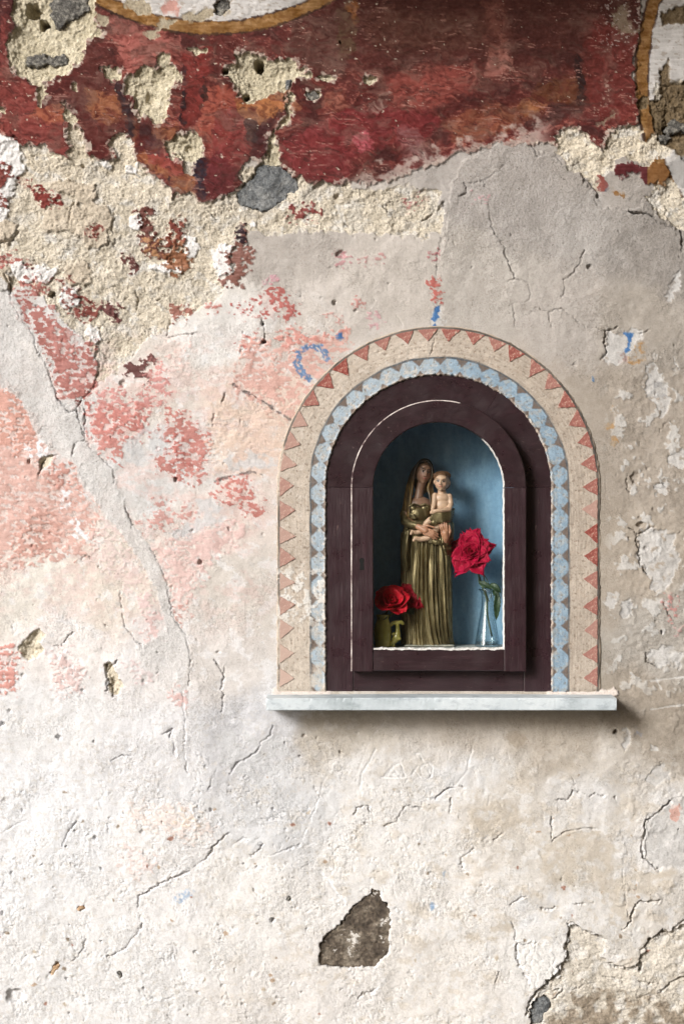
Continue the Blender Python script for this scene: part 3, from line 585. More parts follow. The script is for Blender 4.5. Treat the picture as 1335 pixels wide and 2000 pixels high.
for c in [(3, '45,322 40,370 80,430 110,462 130,505 135,540 180,622 205,700 225,745', 1.1, 4), (3, '225,745 260,790 290,795 310,750 365,700 372,650', 1.3, 6), (3, '290,795 295,820 310,850 320,885', 1.3, 6),
          (5, '325,0 325,60 322,118 290,130 275,175', 1.2, 6), (5, '322,118 370,170 440,230 440,280', 1.0, 3.5), (5, '480,370 510,440 500,455', 1.4, 7), (5, '580,530 620,610 645,660 645,700 660,790 715,870 730,960 725,1060', 1.0, 4),
          (5, '150,250 160,210 180,180 220,172', 2.8, 11), (5, '315,580 318,565 345,562 350,575', 1.2, 6), (5, '440,690 460,690 465,760 480,830 520,890 545,905', 1.2, 5), (5, '205,905 235,910 250,880 290,850', 1.0, 5),
          (5, '405,1080 410,1030 425,985 450,965', 2.6, 10), (5, '850,1070 855,1020 840,985 820,960', 1.4, 6), (7, '860,0 855,60 855,130 850,180', 1.2, 5), (7, '700,100 710,200 705,300 715,420', .9, 3.5),
          (7, '410,0 408,40 425,90 430,120', 2.4, 10), (7, '430,365 470,342 500,345', 1.6, 7), (7, '625,262 660,245 655,275', 2.2, 11), (7, '668,295 672,345', 2.0, 10), (7, '880,415 905,380 940,365 985,330 1000,300 1035,270 1045,230', 1.5, 6),
          (7, '1160,660 1200,560 1250,430', .8, 2.5), (7, '530,930 530,885 600,845 650,820 740,780 790,745 820,690 875,645', 1.8, 8), (7, '885,690 935,660 950,670', 1.6, 8), (7, '960,730 985,715 1005,685', 1.6, 8), (7, '1040,725 1100,705 1150,690', 1.2, 5),
          (7, '280,1130 320,1090 330,1050', 1.3, 6), (7, '410,1120 480,1085 520,1040 545,990', 1.3, 6), (7, '240,690 260,640 300,600', 1.6, 7), (7, '415,640 415,605 440,605', 1.2, 5), (7, '0,650 50,620 100,590', 1.2, 5), (7, '800,470 830,400', 1, 4),
          (8, '75,570 90,545 125,535 130,560', 1.7, 8), (8, '190,612 235,600 262,542 330,548', 1.7, 8), (8, '385,510 410,480 455,465', 1.7, 8), (8, '468,470 500,472', 1.2, 6), (8, '440,510 442,545 435,560', 1.5, 7),
          (8, '845,515 890,510 905,480 925,485', 1.6, 7), (8, '970,500 1000,492 1025,500', 1.2, 6), (8, '900,425 920,460', 1, 5), (8, '605,670 640,640', 1.2, 6), (8, '820,580 825,620 820,655', 1.8, 8), (8, '830,670 880,640 940,625 1000,625', 1.4, 6),
          (8, '1280,520 1240,560 1188,600 1183,650 1168,690 1180,740 1230,778', 2.2, 10), (8, '1120,1000 1140,950 1160,910 1240,900', 1.8, 8), (8, '1105,740 1100,820 1120,960', .8, 3), (8, '910,915 990,908', 1, 4), (8, '870,800 865,825', 1, 5),
          (8, '615,1220 630,1180', 1.3, 6), (8, '75,1300 100,1260 160,1240', 1.5, 7), (8, '490,780 480,740 530,700', 1, 5),
          (10, '480,250 490,330 465,390 485,440 480,510 420,540 420,610 350,670', 2.4, 11), (10, '350,670 280,720 210,800 190,860 210,940 205,980', 2.8, 14), (10, '480,250 520,230 560,275', 2, 9), (10, '600,300 670,315 740,355', 1.6, 7),
          (10, '100,380 110,500 160,610 210,690', 2, 9), (10, '100,380 150,400 250,385', 1.3, 6), (10, '60,100 110,70 170,45', 1.3, 6), (10, '280,130 380,140 390,115', 1.6, 8), (10, '65,230 100,290 90,360', 1.2, 6),
          (10, '1010,590 1025,520 1020,440 1080,370 1180,290', 2.2, 10), (10, '1180,300 1240,310 1290,250 1335,215 1400,180', 2.4, 11), (10, '780,545 830,570 880,560 930,545 1000,500', 1.6, 7), (10, '1020,520 1015,600', 1.5, 7),
          (10, '1220,690 1280,660 1340,635 1420,620', 2.6, 12), (10, '1150,760 1220,700', 1.8, 8), (10, '730,640 790,640 880,650', 1.3, 6), (10, '1000,670 1080,690 1150,680', 1.3, 6), (10, '280,760 340,740 420,730', 1.6, 7), (10, '380,790 440,740', 1.6, 7), (10, '520,735 600,700 660,680', 1.4, 6),
          (10, '990,790 1080,770 1160,790', 1.5, 6), (10, '940,200 980,120 1010,80 1080,80 1160,60', 1.7, 8), (10, '880,290 920,260 940,210', 1.3, 6),
          (4, '580,0 595,90 640,160 660,230 675,278', 1.1, 5), (4, '948,175 930,230 905,270 872,292', 1.4, 6), (4, '872,292 875,330 860,365', 1, 4), (4, '655,300 680,285 730,300 740,340 735,370 660,385', .8, 3), (4, '670,385 680,440 685,475', 1, 4), (4, '755,395 810,415 820,470', 1, 4), (4, '810,415 860,400 910,440 960,475 1025,490', 1, 4),
          (4, '1028,490 1022,540 1035,570 1012,600', 2.2, 9), (4, '1030,490 1080,470', 1.2, 5), (4, '1170,500 1205,480', 1.2, 5), (4, '920,240 985,270', .8, 3), (4, '395,130 385,200 375,290', .9, 4), (4, '225,430 245,465', 1.3, 6), (4, '370,500 362,540', 1, 4), (4, '1125,30 1170,28 1215,45 1250,75 1290,90', 1.8, 8), (4, '1325,180 1330,110 1290,70', 1.8, 8),
          (2, '745,550 770,605', 1.8, 8), (2, '405,780 412,790 330,848', 2, 8), (2, '170,790 215,842 275,850', 1.6, 7), (2, '490,710 495,745 465,760', 1.2, 6), (2, '480,715 560,700 640,640', 1, 4), (2, '560,705 575,740', 1, 4), (2, '20,850 45,875', 1.8, 8), (2, '1120,820 1190,825', 1.8, 8), (2, '940,680 990,730 1000,760', 1.8, 8),
          (1, '270,860 265,810 285,775', 1.4, 7), (1, '430,890 440,800 440,790', 1.2, 6), (3, '430,160 440,130', 1.5, 8), (3, '520,400 530,360 515,330', 2, 10), (3, '450,350 470,330 440,310', 2, 9), (3, '640,350 600,370', 1.8, 8), (3, '800,20 830,60', 1.4, 6), (3, '20,270 45,305 40,345', 2.2, 9), (3, '68,100 45,138 5,140', 1.8, 8),
          (3, '640,505 645,470 655,445', 1.4, 6), (3, '650,510 760,490', 1, 4), (3, '890,690 960,725 1040,775 1115,830', 1.3, 4), (3, '1005,440 1010,470 1020,500 1010,525', 2, 9), (3, '1260,240 1295,240', 1.2, 6), (3, '850,755 865,725', 1.1, 6), (3, '1085,790 1150,720 1170,690', .9, 3),
          (5, '825,275 880,260 960,240 1010,255', 1.3, 4), (5, '810,60 820,20', 1, 4), (6, '550,945 590,980 590,1030 610,1090 615,1150 650,1200', 1.6, 7), (6, '590,985 640,965 690,935', 1.5, 7), (6, '740,1370 760,1400 790,1450', 1.5, 6), (6, '640,1640 645,1690 720,1730', 1.5, 6), (6, '770,740 740,700 720,690', 1.2, 6), (6, '415,640 420,700 430,790', 1, 4), (6, '545,650 540,700 545,760', 1.3, 6), (11, '940,1480 860,1560 850,1610', 1.6, 6), (11, '580,1740 590,1790', 1.6, 6)]:
    crack(*c)
# dark pigment left in two drawn lines
for t in ((3, '890,690 960,725 1040,775 1115,830'), (5, '825,275 880,260 960,240 1010,255')):
    p = zp(*t); sl = bbox(p, 10); m = np.zeros_like(X); m[sl] = ss(2.6, 1.0, segdist(XS[sl], YS[sl], p, False)); lay(m, (110, 100, 94), None, .7)
# scratched letters in the plaster below the shelf (A, then X O) and long white scratches
def scratch(pts_, w=1.3, d=1.2, col=(232, 229, 224), k=.5):
    global H
    p = np.array(pts_, np.float32); sl = bbox(p, 10); dd = segdist(XS[sl] * .4 + X[sl] * .6, YS[sl] * .4 + Y[sl] * .6, p, False)
    m = np.zeros_like(X); m[sl] = ss(w + .9, w - .6, dd); lay(m, col, None, k); H -= m * d
lp = lambda *v: [(700 + v[i] / 5.135, 1460 + v[i + 1] / 5.135) for i in range(0, len(v), 2)]
for q in (lp(250, 300, 330, 195, 345, 200), lp(345, 200, 285, 295), lp(345, 200, 415, 300), lp(350, 190, 420, 155, 430, 190, 470, 290), lp(230, 300, 470, 300), lp(325, 265, 385, 262), lp(520, 300, 590, 190), lp(540, 200, 610, 300),
          lp(620, 190, 630, 290, 690, 320, 735, 280, 740, 200, 715, 160, 650, 165, 625, 200), lp(690, 220, 730, 290), lp(15, 390, 30, 270, 100, 150, 165, 20), lp(970, 380, 1090, 230, 1100, 140, 1140, 20), lp(560, 65, 610, 60, 640, 130)):
    scratch(q)
for q in ((1268, 1330, 1335, 1322), (1270, 1385, 1335, 1376), (1280, 1325, 1290, 1345)): scratch([(q[0], q[1]), (q[2], q[3])], 1.5, .8)
scratch([(625, 1702), (640, 1718), (655, 1742), (672, 1760)], 2.2, 1.0, (238, 236, 232), .8); scratch([(770, 1390), (725, 1440), (700, 1500)], 1.2, .6, (216, 208, 198), .5)
for q in ((870, 1400, 915, 1425), (905, 1390, 912, 1475), (915, 1480, 930, 1440)): scratch([(q[0], q[1]), (q[2], q[3])], 1.0, .5, (214, 204, 190), .45)

def pit(x, y, r, d=9, ry=None):
    global H
    ry = ry or r; sl = bbox(np.array([[x - r, y - ry], [x + r, y + ry]], np.float32), 8)
    q = np.hypot((XS[sl] - x) / r, (YS[sl] - y) / ry); H[sl] -= d * ss(1.25, .75, q)
for p in [(86, 47, 9, 60), (66, 20, 12, 40, 15), (507, 129, 9, 55, 11), (479, 189, 6, 45), (440, 140, 6, 30), (101, 575, 6, 28), (390, 1098, 3.5, 12), (512, 632, 4, 14), (516, 667, 4, 14), (654, 592, 5, 12),
          (532, 1796, 4.5, 14), (1202, 1430, 4.5, 14), (1310, 823, 3.5, 12), (1290, 1234, 3, 12, 5), (1148, 521, 2.5, 8), (342, 937, 4, 10), (666, 83, 3.5, 12), (57, 903, 3, 8), (67, 995, 3, 8), (593, 1217, 3, 9), (595, 1162, 3, 9), (1240, 175, 3, 6), (656, 381, 4, 10), (6, 1415, 5, 9), (115, 1440, 5, 9), (162, 326, 3, 8), (296, 190, 12, 8, 10), (370, 290, 8, 7, 9), (235, 1355, 2, 6), (1306, 255, 10, 10), (1250, 1025, 6, 8), (1240, 935, 8, 6, 12), (30, 1945, 16, 9, 14), (240, 750, 6, 7), (665, 496, 10, 7, 7)]:
    pit(*p)
rp = np.random.RandomState(5)
for i in range(300):                                   # air holes of the limewashed lower wall
    x = rp.uniform(-20, 1340); y = rp.uniform(1330, 2020)
    if rp.rand() > .12 + .88 * max(0, 1 - x / 800) * max(0, (y - 1330) / 670) * 1.5: continue
    pit(x, y, rp.uniform(1.3, 2.4) * (1 + 1.2 * rp.rand() ** 4), rp.uniform(2.5, 6), rp.uniform(1.3, 3.4))
for i in range(220):
    x = rp.uniform(0, 1335); y = rp.uniform(450, 1350); pit(x, y, rp.uniform(1.3, 2.4), rp.uniform(2, 4))
for i in range(150):                                   # small mortar pebbles and rust-brown grit
    x = rp.uniform(0, 1335); y = rp.uniform(1500, 2010)
    if rp.rand() > .25 + .75 * (y - 1400) / 600: continue
    rx, ry = rp.uniform(1.6, 4.2), rp.uniform(1.4, 3.4); sl = bbox(np.array([[x, y]], np.float32), 9)
    q = ss(1.25, .75, np.hypot((XS[sl] - x) / rx, (YS[sl] - y) / ry)) * .85
    C[sl] += q[..., None] * (np.array([(186, 152, 118), (150, 128, 100), (172, 112, 88), (196, 176, 146)][i % 4], np.float32) - C[sl])

# sandy relief at the grid's own scale
H += RG * (1.5 * g35 + 0.9 * n6)
# level the plaster under the painted border and carve its bed
AX_, AY_ = 856.0, 952.0
def archr(x, y): return np.where(y < AY_, np.hypot(x - AX_, y - AY_), np.abs(x - AX_))
RR = archr(X, Y); near = ss(380, 322, RR) * ss(1440, 1370, Y); H = H * (1 - near) + near * (0.3 * H)
bedm = ss(313, 309, RR + 2.5 * wa + 2 * wc) * ss(1352, 1346, Y); H = H * (1 - bedm) - 6 * bedm
keepv = (RR > 205) | (Y > 1345)
kq = keepv[:-1, :-1] | keepv[1:, :-1] | keepv[:-1, 1:] | keepv[1:, 1:]
far = ss(0, 250, np.maximum(np.maximum(-X, X - 1335), np.maximum(-Y, Y - 2000)))
C = C * (1 - far[..., None]) + far[..., None] * (np.array((196, 184, 166), np.float32) + n200[..., None] * 24); H *= (1 - .8 * far)
STONES = [(0, '461,380 474,356 486,350 496,340 499,327 512,319 528,323 541,321 558,331 571,341 582,346 585,366 577,377 562,381 553,393 541,397 536,404 519,412 497,410 484,404 473,404 463,395', 'GREY', -6, 3, 301, 'smooth grey stone bared below the red paint'),
          (0, '622,1888 620,1862 624,1845 640,1820 662,1806 684,1778 698,1762 712,1748 730,1735 742,1738 745,1750 760,1772 764,1800 762,1830 760,1862 735,1888 700,1892 660,1892', 'BROWN', -5.5, 3, 311, 'dark brown stone bared low in the white plaster'),
          (1, '195,-60 345,-60 345,0 335,40 300,65 260,80 245,105 215,110 195,60', 'SPECK', -4, 4, 321, None),
          (1, '100,215 170,208 185,225 180,252 120,256 104,240', 'SPECK', -3, 3, 331, None), (1, '185,215 240,210 266,218 260,246 210,252 188,245', 'SPECK', -3, 3, 337, None),
          (1, '1170,360 1195,345 1222,355 1225,378 1200,392 1178,385', 'SPECK', -1, 3, 343, None), (1, '820,15 850,-10 885,0 885,40 850,65 822,55', 'SPECK', -2, 3, 347, None), (1, '1090,305 1115,300 1118,335 1095,345', 'GREY', -2, 2, 351, None),
          (9, '910,1220 960,1175 1040,1190 1110,1230 1120,1280 1010,1290 930,1330 900,1300', 'SPECK', -1, 6, 353, None), (9, '830,1330 870,1310 930,1340 900,1390 840,1390', 'SPECK', -2, 3, 357, None),
          (10, '210,830 250,790 310,770 370,810 365,880 320,910 300,980 230,1010 200,940', 'GREY', -7, 4, 361, 'grey stone in the deep crack at the foot of the wall'),
          (7, '190,1180 215,1135 232,1140 228,1165 200,1188', 'TAN', 0, 3, 371, None), (7, '445,1180 460,1165 478,1175 472,1205 455,1205', 'SPECK', 0, 3, 373, None), (7, '290,930 325,910 332,935 310,945', 'TAN', 0, 2.5, 377, None),
          (7, '1092,888 1110,882 1122,895 1105,902', 'SPECK', 0, 2, 379, None)]
for t_ in STONES:                                       # seats for the bared stones
    m_ = mk((t_[0], t_[1]), rag=1); mm = m_.soft(1.5, -2.5)
    H = H * (1 - mm) + mm * np.minimum(H, t_[3] - 9)
C *= np.array((.985, 1.0, 1.034), np.float32) ** (1 - .15 * ss(1400, 1650, Y + .25 * (X - 300)))[..., None]
lum_ = C @ np.array((.3, .59, .11), np.float32); sat = .76 + .14 * ss(420, 250, Y) * (1 - far)
C = lum_[..., None] + sat[..., None] * (C - lum_[..., None])
PG = 0.88
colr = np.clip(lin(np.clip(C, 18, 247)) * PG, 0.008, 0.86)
P = np.stack([(X - 667.5) / 1000, -H / 1000, CAM_Z + (1000 - Y) / 1000], axis=-1)
def plaster_material():
    m, N, Lk, b = mat('weathered_plaster')
    a = N.new('ShaderNodeAttribute'); a.attribute_name = 'pigment'
    g = N.new('ShaderNodeAttribute'); g.attribute_name = 'grain'
    t = noise_node(N, Lk, 300, 4, 0.7)
    r = ramp(N, Lk, t.outputs['Fac'], [(0.30, (0.60, 0.58, 0.55, 1)), (0.5, (1, 1, 1, 1)), (0.72, (1.16, 1.16, 1.16, 1))])
    mul = mixc(N, Lk, g.outputs['Fac'], a.outputs['Color'], mixc(N, Lk, 1.0, a.outputs['Color'], r.outputs[0], 'MULTIPLY'))
    t5 = noise_node(N, Lk, 210, 2, .5); r5 = ramp(N, Lk, t5.outputs['Fac'], [(.27, (.45, .43, .40, 1)), (.34, (1, 1, 1, 1))])
    mul = mixc(N, Lk, g.outputs['Fac'], mul, mixc(N, Lk, 1.0, mul, r5.outputs[0], 'MULTIPLY'))
    Lk.new(mul, b.inputs['Base Color'])
    b.inputs['Roughness'].default_value = 0.92; b.inputs['Specular IOR Level'].default_value = 0.18
    t2 = noise_node(N, Lk, 420, 4, 0.7)
    bp = N.new('ShaderNodeBump'); bp.inputs['Distance'].default_value = 0.0022
    Lk.new(g.outputs['Fac'], bp.inputs['Strength']); Lk.new(t2.outputs['Fac'], bp.inputs['Height']); Lk.new(bp.outputs[0], b.inputs['Normal'])
    return m
PLASTER = plaster_material()
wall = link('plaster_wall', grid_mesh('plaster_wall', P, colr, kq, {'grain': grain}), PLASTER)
tag(wall, 'old plaster wall with flaking dark red fresco above and pale pink and white plaster below', 'wall')

def hat(px, py):
    i = int(np.clip(np.searchsorted(ax, px), 0, len(ax) - 1)); j = int(np.clip(np.searchsorted(ay, py), 0, len(ay) - 1)); return float(H[j, i])

# ------------------------------------------------------------------ painted border around the niche (its own skim of plaster)
def border_part():
    r0, r1, st = 210.0, 322.0, 1.45
    yb = 1352.0; straight = yb - AY_; arc = math.pi * 266
    tot = straight * 2 + arc; ns = int(tot / st); nt_ = int((r1 - r0) / st)
    s = np.linspace(0, tot, ns, dtype=np.float32)[:, None]; r = np.linspace(r0, r1, nt_, dtype=np.float32)[None, :]
    s = s + 0 * r; r = r + 0 * s
    ang = np.clip((s - straight) / 266, 0, math.pi)            # 0 = left spring, pi = right spring
    x = AX_ - r * np.cos(ang); y = AY_ - r * np.sin(ang)
    y = np.where(s < straight, yb - s, np.where(s > straight + arc, AY_ + (s - straight - arc), y))
    a1, a2 = gn(x / 34, y / 34, 1), fbm(x / 11, y / 11, 2, 3)
    m80 = fbm(x / 80, y / 80, 3, 101); m12 = fbm(x / 12, y / 12, 3, 102); m6 = fbm(x / 6, y / 6, 2, 103)
    brush = fbm(s / 70 + .4 * m80, (r + 3 * m80) / 3.4, 3, 104, .65); brush2 = fbm(s / 30, r / 6, 3, 105)
    left = ss(900, 820, x)
    h = 2.2 + .5 * m80 + .35 * m12 + .42 * brush + .25 * gn(x / 3.6, y / 3.6, 106) + .5 * m12 * ss(.0, .3, m80) + .8 * fbm(x / 30, y / 30, 2, 108)
    c = np.array((183, 171, 158), np.float32) + (m80 * 18 + brush * 24 + m12 * 10 + m6 * 6)[..., None] + (left * 13)[..., None]
    def ly(m, col, k=1.0, v=None):
        nonlocal c
        c = c + (m * k)[..., None] * (np.asarray(col, np.float32) + (0 if v is None else v[..., None]) - c)
    inner = 253.0 - 4 * left * ss(800, 1000, y) + 1.2 * a1
    # blue ground
    bl = ss(inner + .6, inner - 1.2, r)
    ly(bl, (146, 168, 186), 1, m12 * 12 + brush2 * 18 + m80 * 14)
    ly(bl * left, (196, 204, 210), .5); ly(bl * ss(.05, .28, fbm(x / 16, y / 13, 4, 109, .65)), (178, 180, 178), .6); ly(ss(.12, .3, fbm(x / 20, y / 16, 4, 110, .65)), (182, 166, 150), .35); ly(ss(.16, .32, fbm(x / 17, y / 15, 4, 111, .65)) * left, (214, 205, 195), .7)
    # pointed brown teeth from both edges of the blue band, leaving a chain of blue discs
    pitch = 45.6; ph = ((s - straight + 12) / pitch) % 1.0; ph = np.abs(ph - .5) * 2      # 0 at the tooth's centre
    mid = 236.0
    far_t = (inner - r) / 15.0 + ph * 1.55 + .10 * m6 + .12 * a2; near_t = (r - 220) / 12.0 + ph * 1.7 + .10 * m6 + .12 * a2
    tooth = np.maximum(ss(.98, .84, far_t) * ss(inner + 1, inner - 1, r), ss(.9, .76, near_t))
    ly(tooth * np.clip(.95 + .5 * m12, 0, 1), (112, 96, 86), .92, m12 * 14)
    rim = ss(.12, .04, np.abs(far_t - .95)) * bl; ly(rim, (88, 84, 84), .35)
    ln = ss(2.4, 1.2, np.abs(r - inner - .6)) * np.clip(.78 + .9 * m80 + .5 * m12, .15, 1); ly(ln, (74, 82, 90), .85)
    outer = 311.5 + 1.4 * a1
    lw = 1.9 + .9 * ss(1000, 1100, x)
    okl = np.clip(.85 + .8 * m80, .2, 1) * (1 - ss(860, 880, y) * ss(1000, 960, y) * left) * (1 - .85 * ss(1110, 1250, y) * left * ss(-.2, .1, m80))
    ln = ss(lw + 1.0, lw - .6, np.abs(r - outer)) * okl; ly(ln, (82, 78, 74), .92)
    # worn white spots of the blue band on the left, and the ragged plaster next to the timber
    wsp = ss(.08, .22, fbm(x / 22, y / 22, 4, 107, .62) + .12) * ss(700, 660, x) * ss(1090, 1130, y) * ss(1240, 1200, y); ly(wsp, (226, 224, 220), .9); h += wsp * .8
    edge = ss(226, 221.0, r + 2.2 * a2 + 1.6 * m12); ly(edge * np.clip(.55 + 1.2 * m12, 0, 1), (206, 190, 176), .9); h += edge * (1.6 + 2.0 * m6)
    drop = ss(221.5, 218.0, r + 2.0 * a2 + 1.2 * m6); h -= drop * 8
    drk = ss(.33, .42, fbm(x / 6.5, y / 6.5, 2, 114)) ; ly(drk, (128, 114, 100), .5); h -= drk * .5
    fdl = left * ss(1080, 1300, y) ; ly(fdl * ss(-.2, .25, fbm(x / 26, y / 22, 4, 115, .62)), (204, 193, 180), .75)
    # outer lip sinks into the wall around it
    lip = ss(outer + 2.5, outer + 6.5, r + 2.2 * a2 + 1.5 * a1); h -= lip * 9
    ly(ss(outer + 1.5, outer + 3.0, r), (198, 180, 160), .7, m12 * 10)
    vx, vy = x, y
    tcr = np.minimum(np.abs(x - 842 - .25 * (y - 690) * -1 + 3 * a2), 99) ; ck = ss(1.6, .6, tcr) * ss(655, 665, y) * ss(700, 690, y) * ss(830, 835, x); h -= ck * 2
    okm = ss(1352, 1344, y); h = h - (1 - okm) * 2
    col = np.clip(lin(np.clip(c, 18, 246)) * PG, .008, .86)
    Pb = np.stack([(x - 667.5) / 1000, -h / 1000, CAM_Z + (1000 - y) / 1000], axis=-1)
    o = link('painted_border', grid_mesh('painted_border', Pb, col, None, {'grain': np.full(x.shape, .45, np.float32)}), PLASTER, wall)
    o['label'] = 'arched painted border of blue discs and cream plaster around the niche'
    # red triangles: thin separate coats of paint on the border
    tm, N, Lk, b = mat('triangle_paint')
    oi = N.new('ShaderNodeObjectInfo'); t = noise_node(N, Lk, 130, 5, .65); t3 = noise_node(N, Lk, 30, 3, .6)
    r1_ = ramp(N, Lk, t.outputs['Fac'], [(.36, L(122, 62, 56)), (.49, L(142, 76, 68)), (.56, L(158, 100, 90)), (.62, L(182, 158, 142))])
    fad = mixc(N, Lk, oi.outputs['Alpha'], r1_.outputs[0], L(186, 164, 152)); Lk.new(fad, b.inputs['Base Color']); b.inputs['Roughness'].default_value = .9; b.inputs['Specular IOR Level'].default_value = .15
    bump(N, Lk, b, noise_node(N, Lk, 400, 4, .7).outputs['Fac'], .5, .0012)
    def path(sv, rv):
        if sv < straight: return AX_ - rv, yb - sv
        if sv > straight + arc: return AX_ + rv, AY_ + (sv - straight - arc)
        a = (sv - straight) / 266; return AX_ - rv * math.cos(a), AY_ - rv * math.sin(a)
    R2 = random.Random(3)
    arc_out = math.pi * 312; lens = straight * 2 + arc_out; n = 38
    for i in range(n):
        q = 30 + (lens - 60) * i / (n - 1) + R2.uniform(-3, 3)                       # arclength along the outer line
        sv = q if q < straight else (straight + (q - straight) * 266 / 312 if q < straight + arc_out else q - arc_out + arc)
        x0, y0 = path(sv, 309.5); xi, yi = path(sv, 250); d = Vector((xi - x0, yi - y0)).normalized(); t_ = Vector((-d.y, d.x))
        hb = R2.uniform(16.5, 20); ht = R2.uniform(25, 31) * (1.0 if abs(x0 - AX_) > 150 else .86); sk = R2.uniform(-3, 3)
        tri = [Vector((x0, y0)) + t_ * hb, Vector((x0, y0)) - t_ * hb, Vector((x0, y0)) + d * ht + t_ * sk]
        ol = []
        for k in range(3):
            a_, b_ = tri[k], tri[(k + 1) % 3]
            for j in range(6):
                pnt = a_.lerp(b_, j / 6.0); amp = .25 if j == 0 else .75
                ol.append(pnt + Vector((R2.uniform(-amp, amp), R2.uniform(-amp, amp))))
        cen = sum(ol, Vector((0, 0))) / len(ol)
        base = W(cen.x, cen.y, -.0026)
        zt, zb = -.0012, .003
        v = [Vector(((p.x - cen.x) / 1000, zt, -(p.y - cen.y) / 1000)) for p in ol] + [Vector(((p.x - cen.x) / 1000 * 1.04, zb, -(p.y - cen.y) / 1000 * 1.04)) for p in ol]
        m_ = len(ol); f = [tuple(range(m_))] + [(k, k + m_, (k + 1) % m_ + m_, (k + 1) % m_) for k in range(m_)]
        me = pymesh('triangle', v, f)
        bm = bmesh.new(); bm.from_mesh(me); bmesh.ops.recalc_face_normals(bm, faces=bm.faces); bm.to_mesh(me); bm.free()
        to = link('triangle', me, tm, o, smooth=False); to.location = base
        fd = R2.uniform(.0, .3)
        if x0 < AX_ and y0 > 800: fd += .40 + .2 * ss(1000, 1250, y0)
        if x0 < AX_ and y0 > 1260: fd += .3
        if x0 > AX_ and y0 > 1200: fd += .22
        if 960 < y0 < 1010 and x0 > AX_: fd = .6
        to.color = (1, 1, 1, min(fd, .9))
    return o
border = border_part()

# ------------------------------------------------------------------ stones showing through the plaster (parts of the wall)
def stone_mat(name, a, b_, c, sc=60, rough=.85):
    m, N, Lk, b = mat(name)
    t = noise_node(N, Lk, sc, 8, .7); t2 = noise_node(N, Lk, sc * 5, 4, .7)
    r = ramp(N, Lk, t.outputs['Fac'], [(.34, a), (.5, b_), (.64, c)])
    r2 = ramp(N, Lk, t2.outputs['Fac'], [(.38, (.6, .6, .6, 1)), (.55, (1, 1, 1, 1)), (.68, (1.35, 1.35, 1.35, 1))])
    Lk.new(mixc(N, Lk, 1.0, r.outputs[0], r2.outputs[0], 'MULTIPLY'), b.inputs['Base Color']); b.inputs['Roughness'].default_value = rough
    bump(N, Lk, b, t2.outputs['Fac'], 1.0, .003); return m
GREY = stone_mat('grey_stone', L(84, 87, 90), L(112, 115, 117), L(146, 147, 146))
BROWN = stone_mat('brown_stone', L(62, 53, 45), L(96, 85, 73), L(138, 128, 114), 30)
N, Lk = BROWN.node_tree.nodes, BROWN.node_tree.links; b = N['Principled BSDF']; src = b.inputs['Base Color'].links[0].from_socket      # lime splashes on it
spl = ramp(N, Lk, noise_node(N, Lk, 38, 6, .72).outputs['Fac'], [(.60, (0, 0, 0, 1)), (.65, (1, 1, 1, 1))]); Lk.new(mixc(N, Lk, spl.outputs[0], src, L(206, 202, 196)), b.inputs['Base Color'])
SPECK = stone_mat('speckled_stone', L(58, 56, 54), L(108, 105, 100), L(168, 164, 154), 150)
def stone(z, txt, m, depth, rise, seed, label=None, marks=False):
    p = zp(z, txt); cen = p.mean(0); st_ = 1.8
    gx_ = np.arange(p[:, 0].min() - 8, p[:, 0].max() + 8, st_, dtype=np.float32); gy_ = np.arange(p[:, 1].min() - 8, p[:, 1].max() + 8, st_, dtype=np.float32)
    x, y = np.meshgrid(gx_, gy_); a1, a2 = cells(x, y, 10.0, seed)
    xw = x + .6 * (a1 - x) + 3 * fbm(x / 14, y / 14, 2, seed); yw = y + .6 * (a2 - y) + 3 * fbm(x / 14, y / 14, 2, seed + 1)
    ins = np.zeros(x.shape, bool)
    for k in range(len(p)):
        (x0, y0), (x1, y1) = p[k], p[(k + 1) % len(p)]
        ins ^= ((y0 > yw) != (y1 > yw)) & (xw < (x1 - x0) * (yw - y0) / (y1 - y0 + 1e-9) + x0)
    d = segdist(xw, yw, p, True); d = np.where(ins, d, -d)
    b1, b2 = cells(x, y, 26.0, seed + 3)
    hh = depth + .5 * rise * ss(0, 40, d) + 5.0 * fbm(x / 34, y / 24, 5, seed + 2, .6) + 1.6 * fbm(x / 8, y / 8, 3, seed + 3, .6) + 2.2 * fbm((x + .8 * (b1 - x)) / 20, (y + .8 * (b2 - y)) / 20, 2, seed + 4) - 13 * ss(2.0, -3.0, d)
    base = W(cen[0], cen[1], 0); kq_ = d > -4; kq_ = kq_[:-1, :-1] & kq_[1:, 1:] & kq_[1:, :-1] & kq_[:-1, 1:]
    Pp = np.stack([(x - 667.5) / 1000 - base.x, -hh / 1000, CAM_Z + (1000 - y) / 1000 - base.z], -1)
    me = grid_mesh('stone', Pp, None, kq_)
    bm = bmesh.new(); bm.from_mesh(me); bmesh.ops.delete(bm, geom=[v_ for v_ in bm.verts if not v_.link_faces], context='VERTS'); bm.to_mesh(me); bm.free()
    o = link('stone', me, m, wall); o.location = base
    if label: o['label'] = label
    return o
SM = {'GREY': GREY, 'BROWN': BROWN, 'SPECK': SPECK, 'TAN': stone_mat('tan_stone', L(160, 128, 96), L(190, 156, 122), L(212, 184, 150))}
for z, txt, m, dp, rs, sd_, lb in STONES: stone(z, txt, SM[m], dp, rs, sd_, lb)
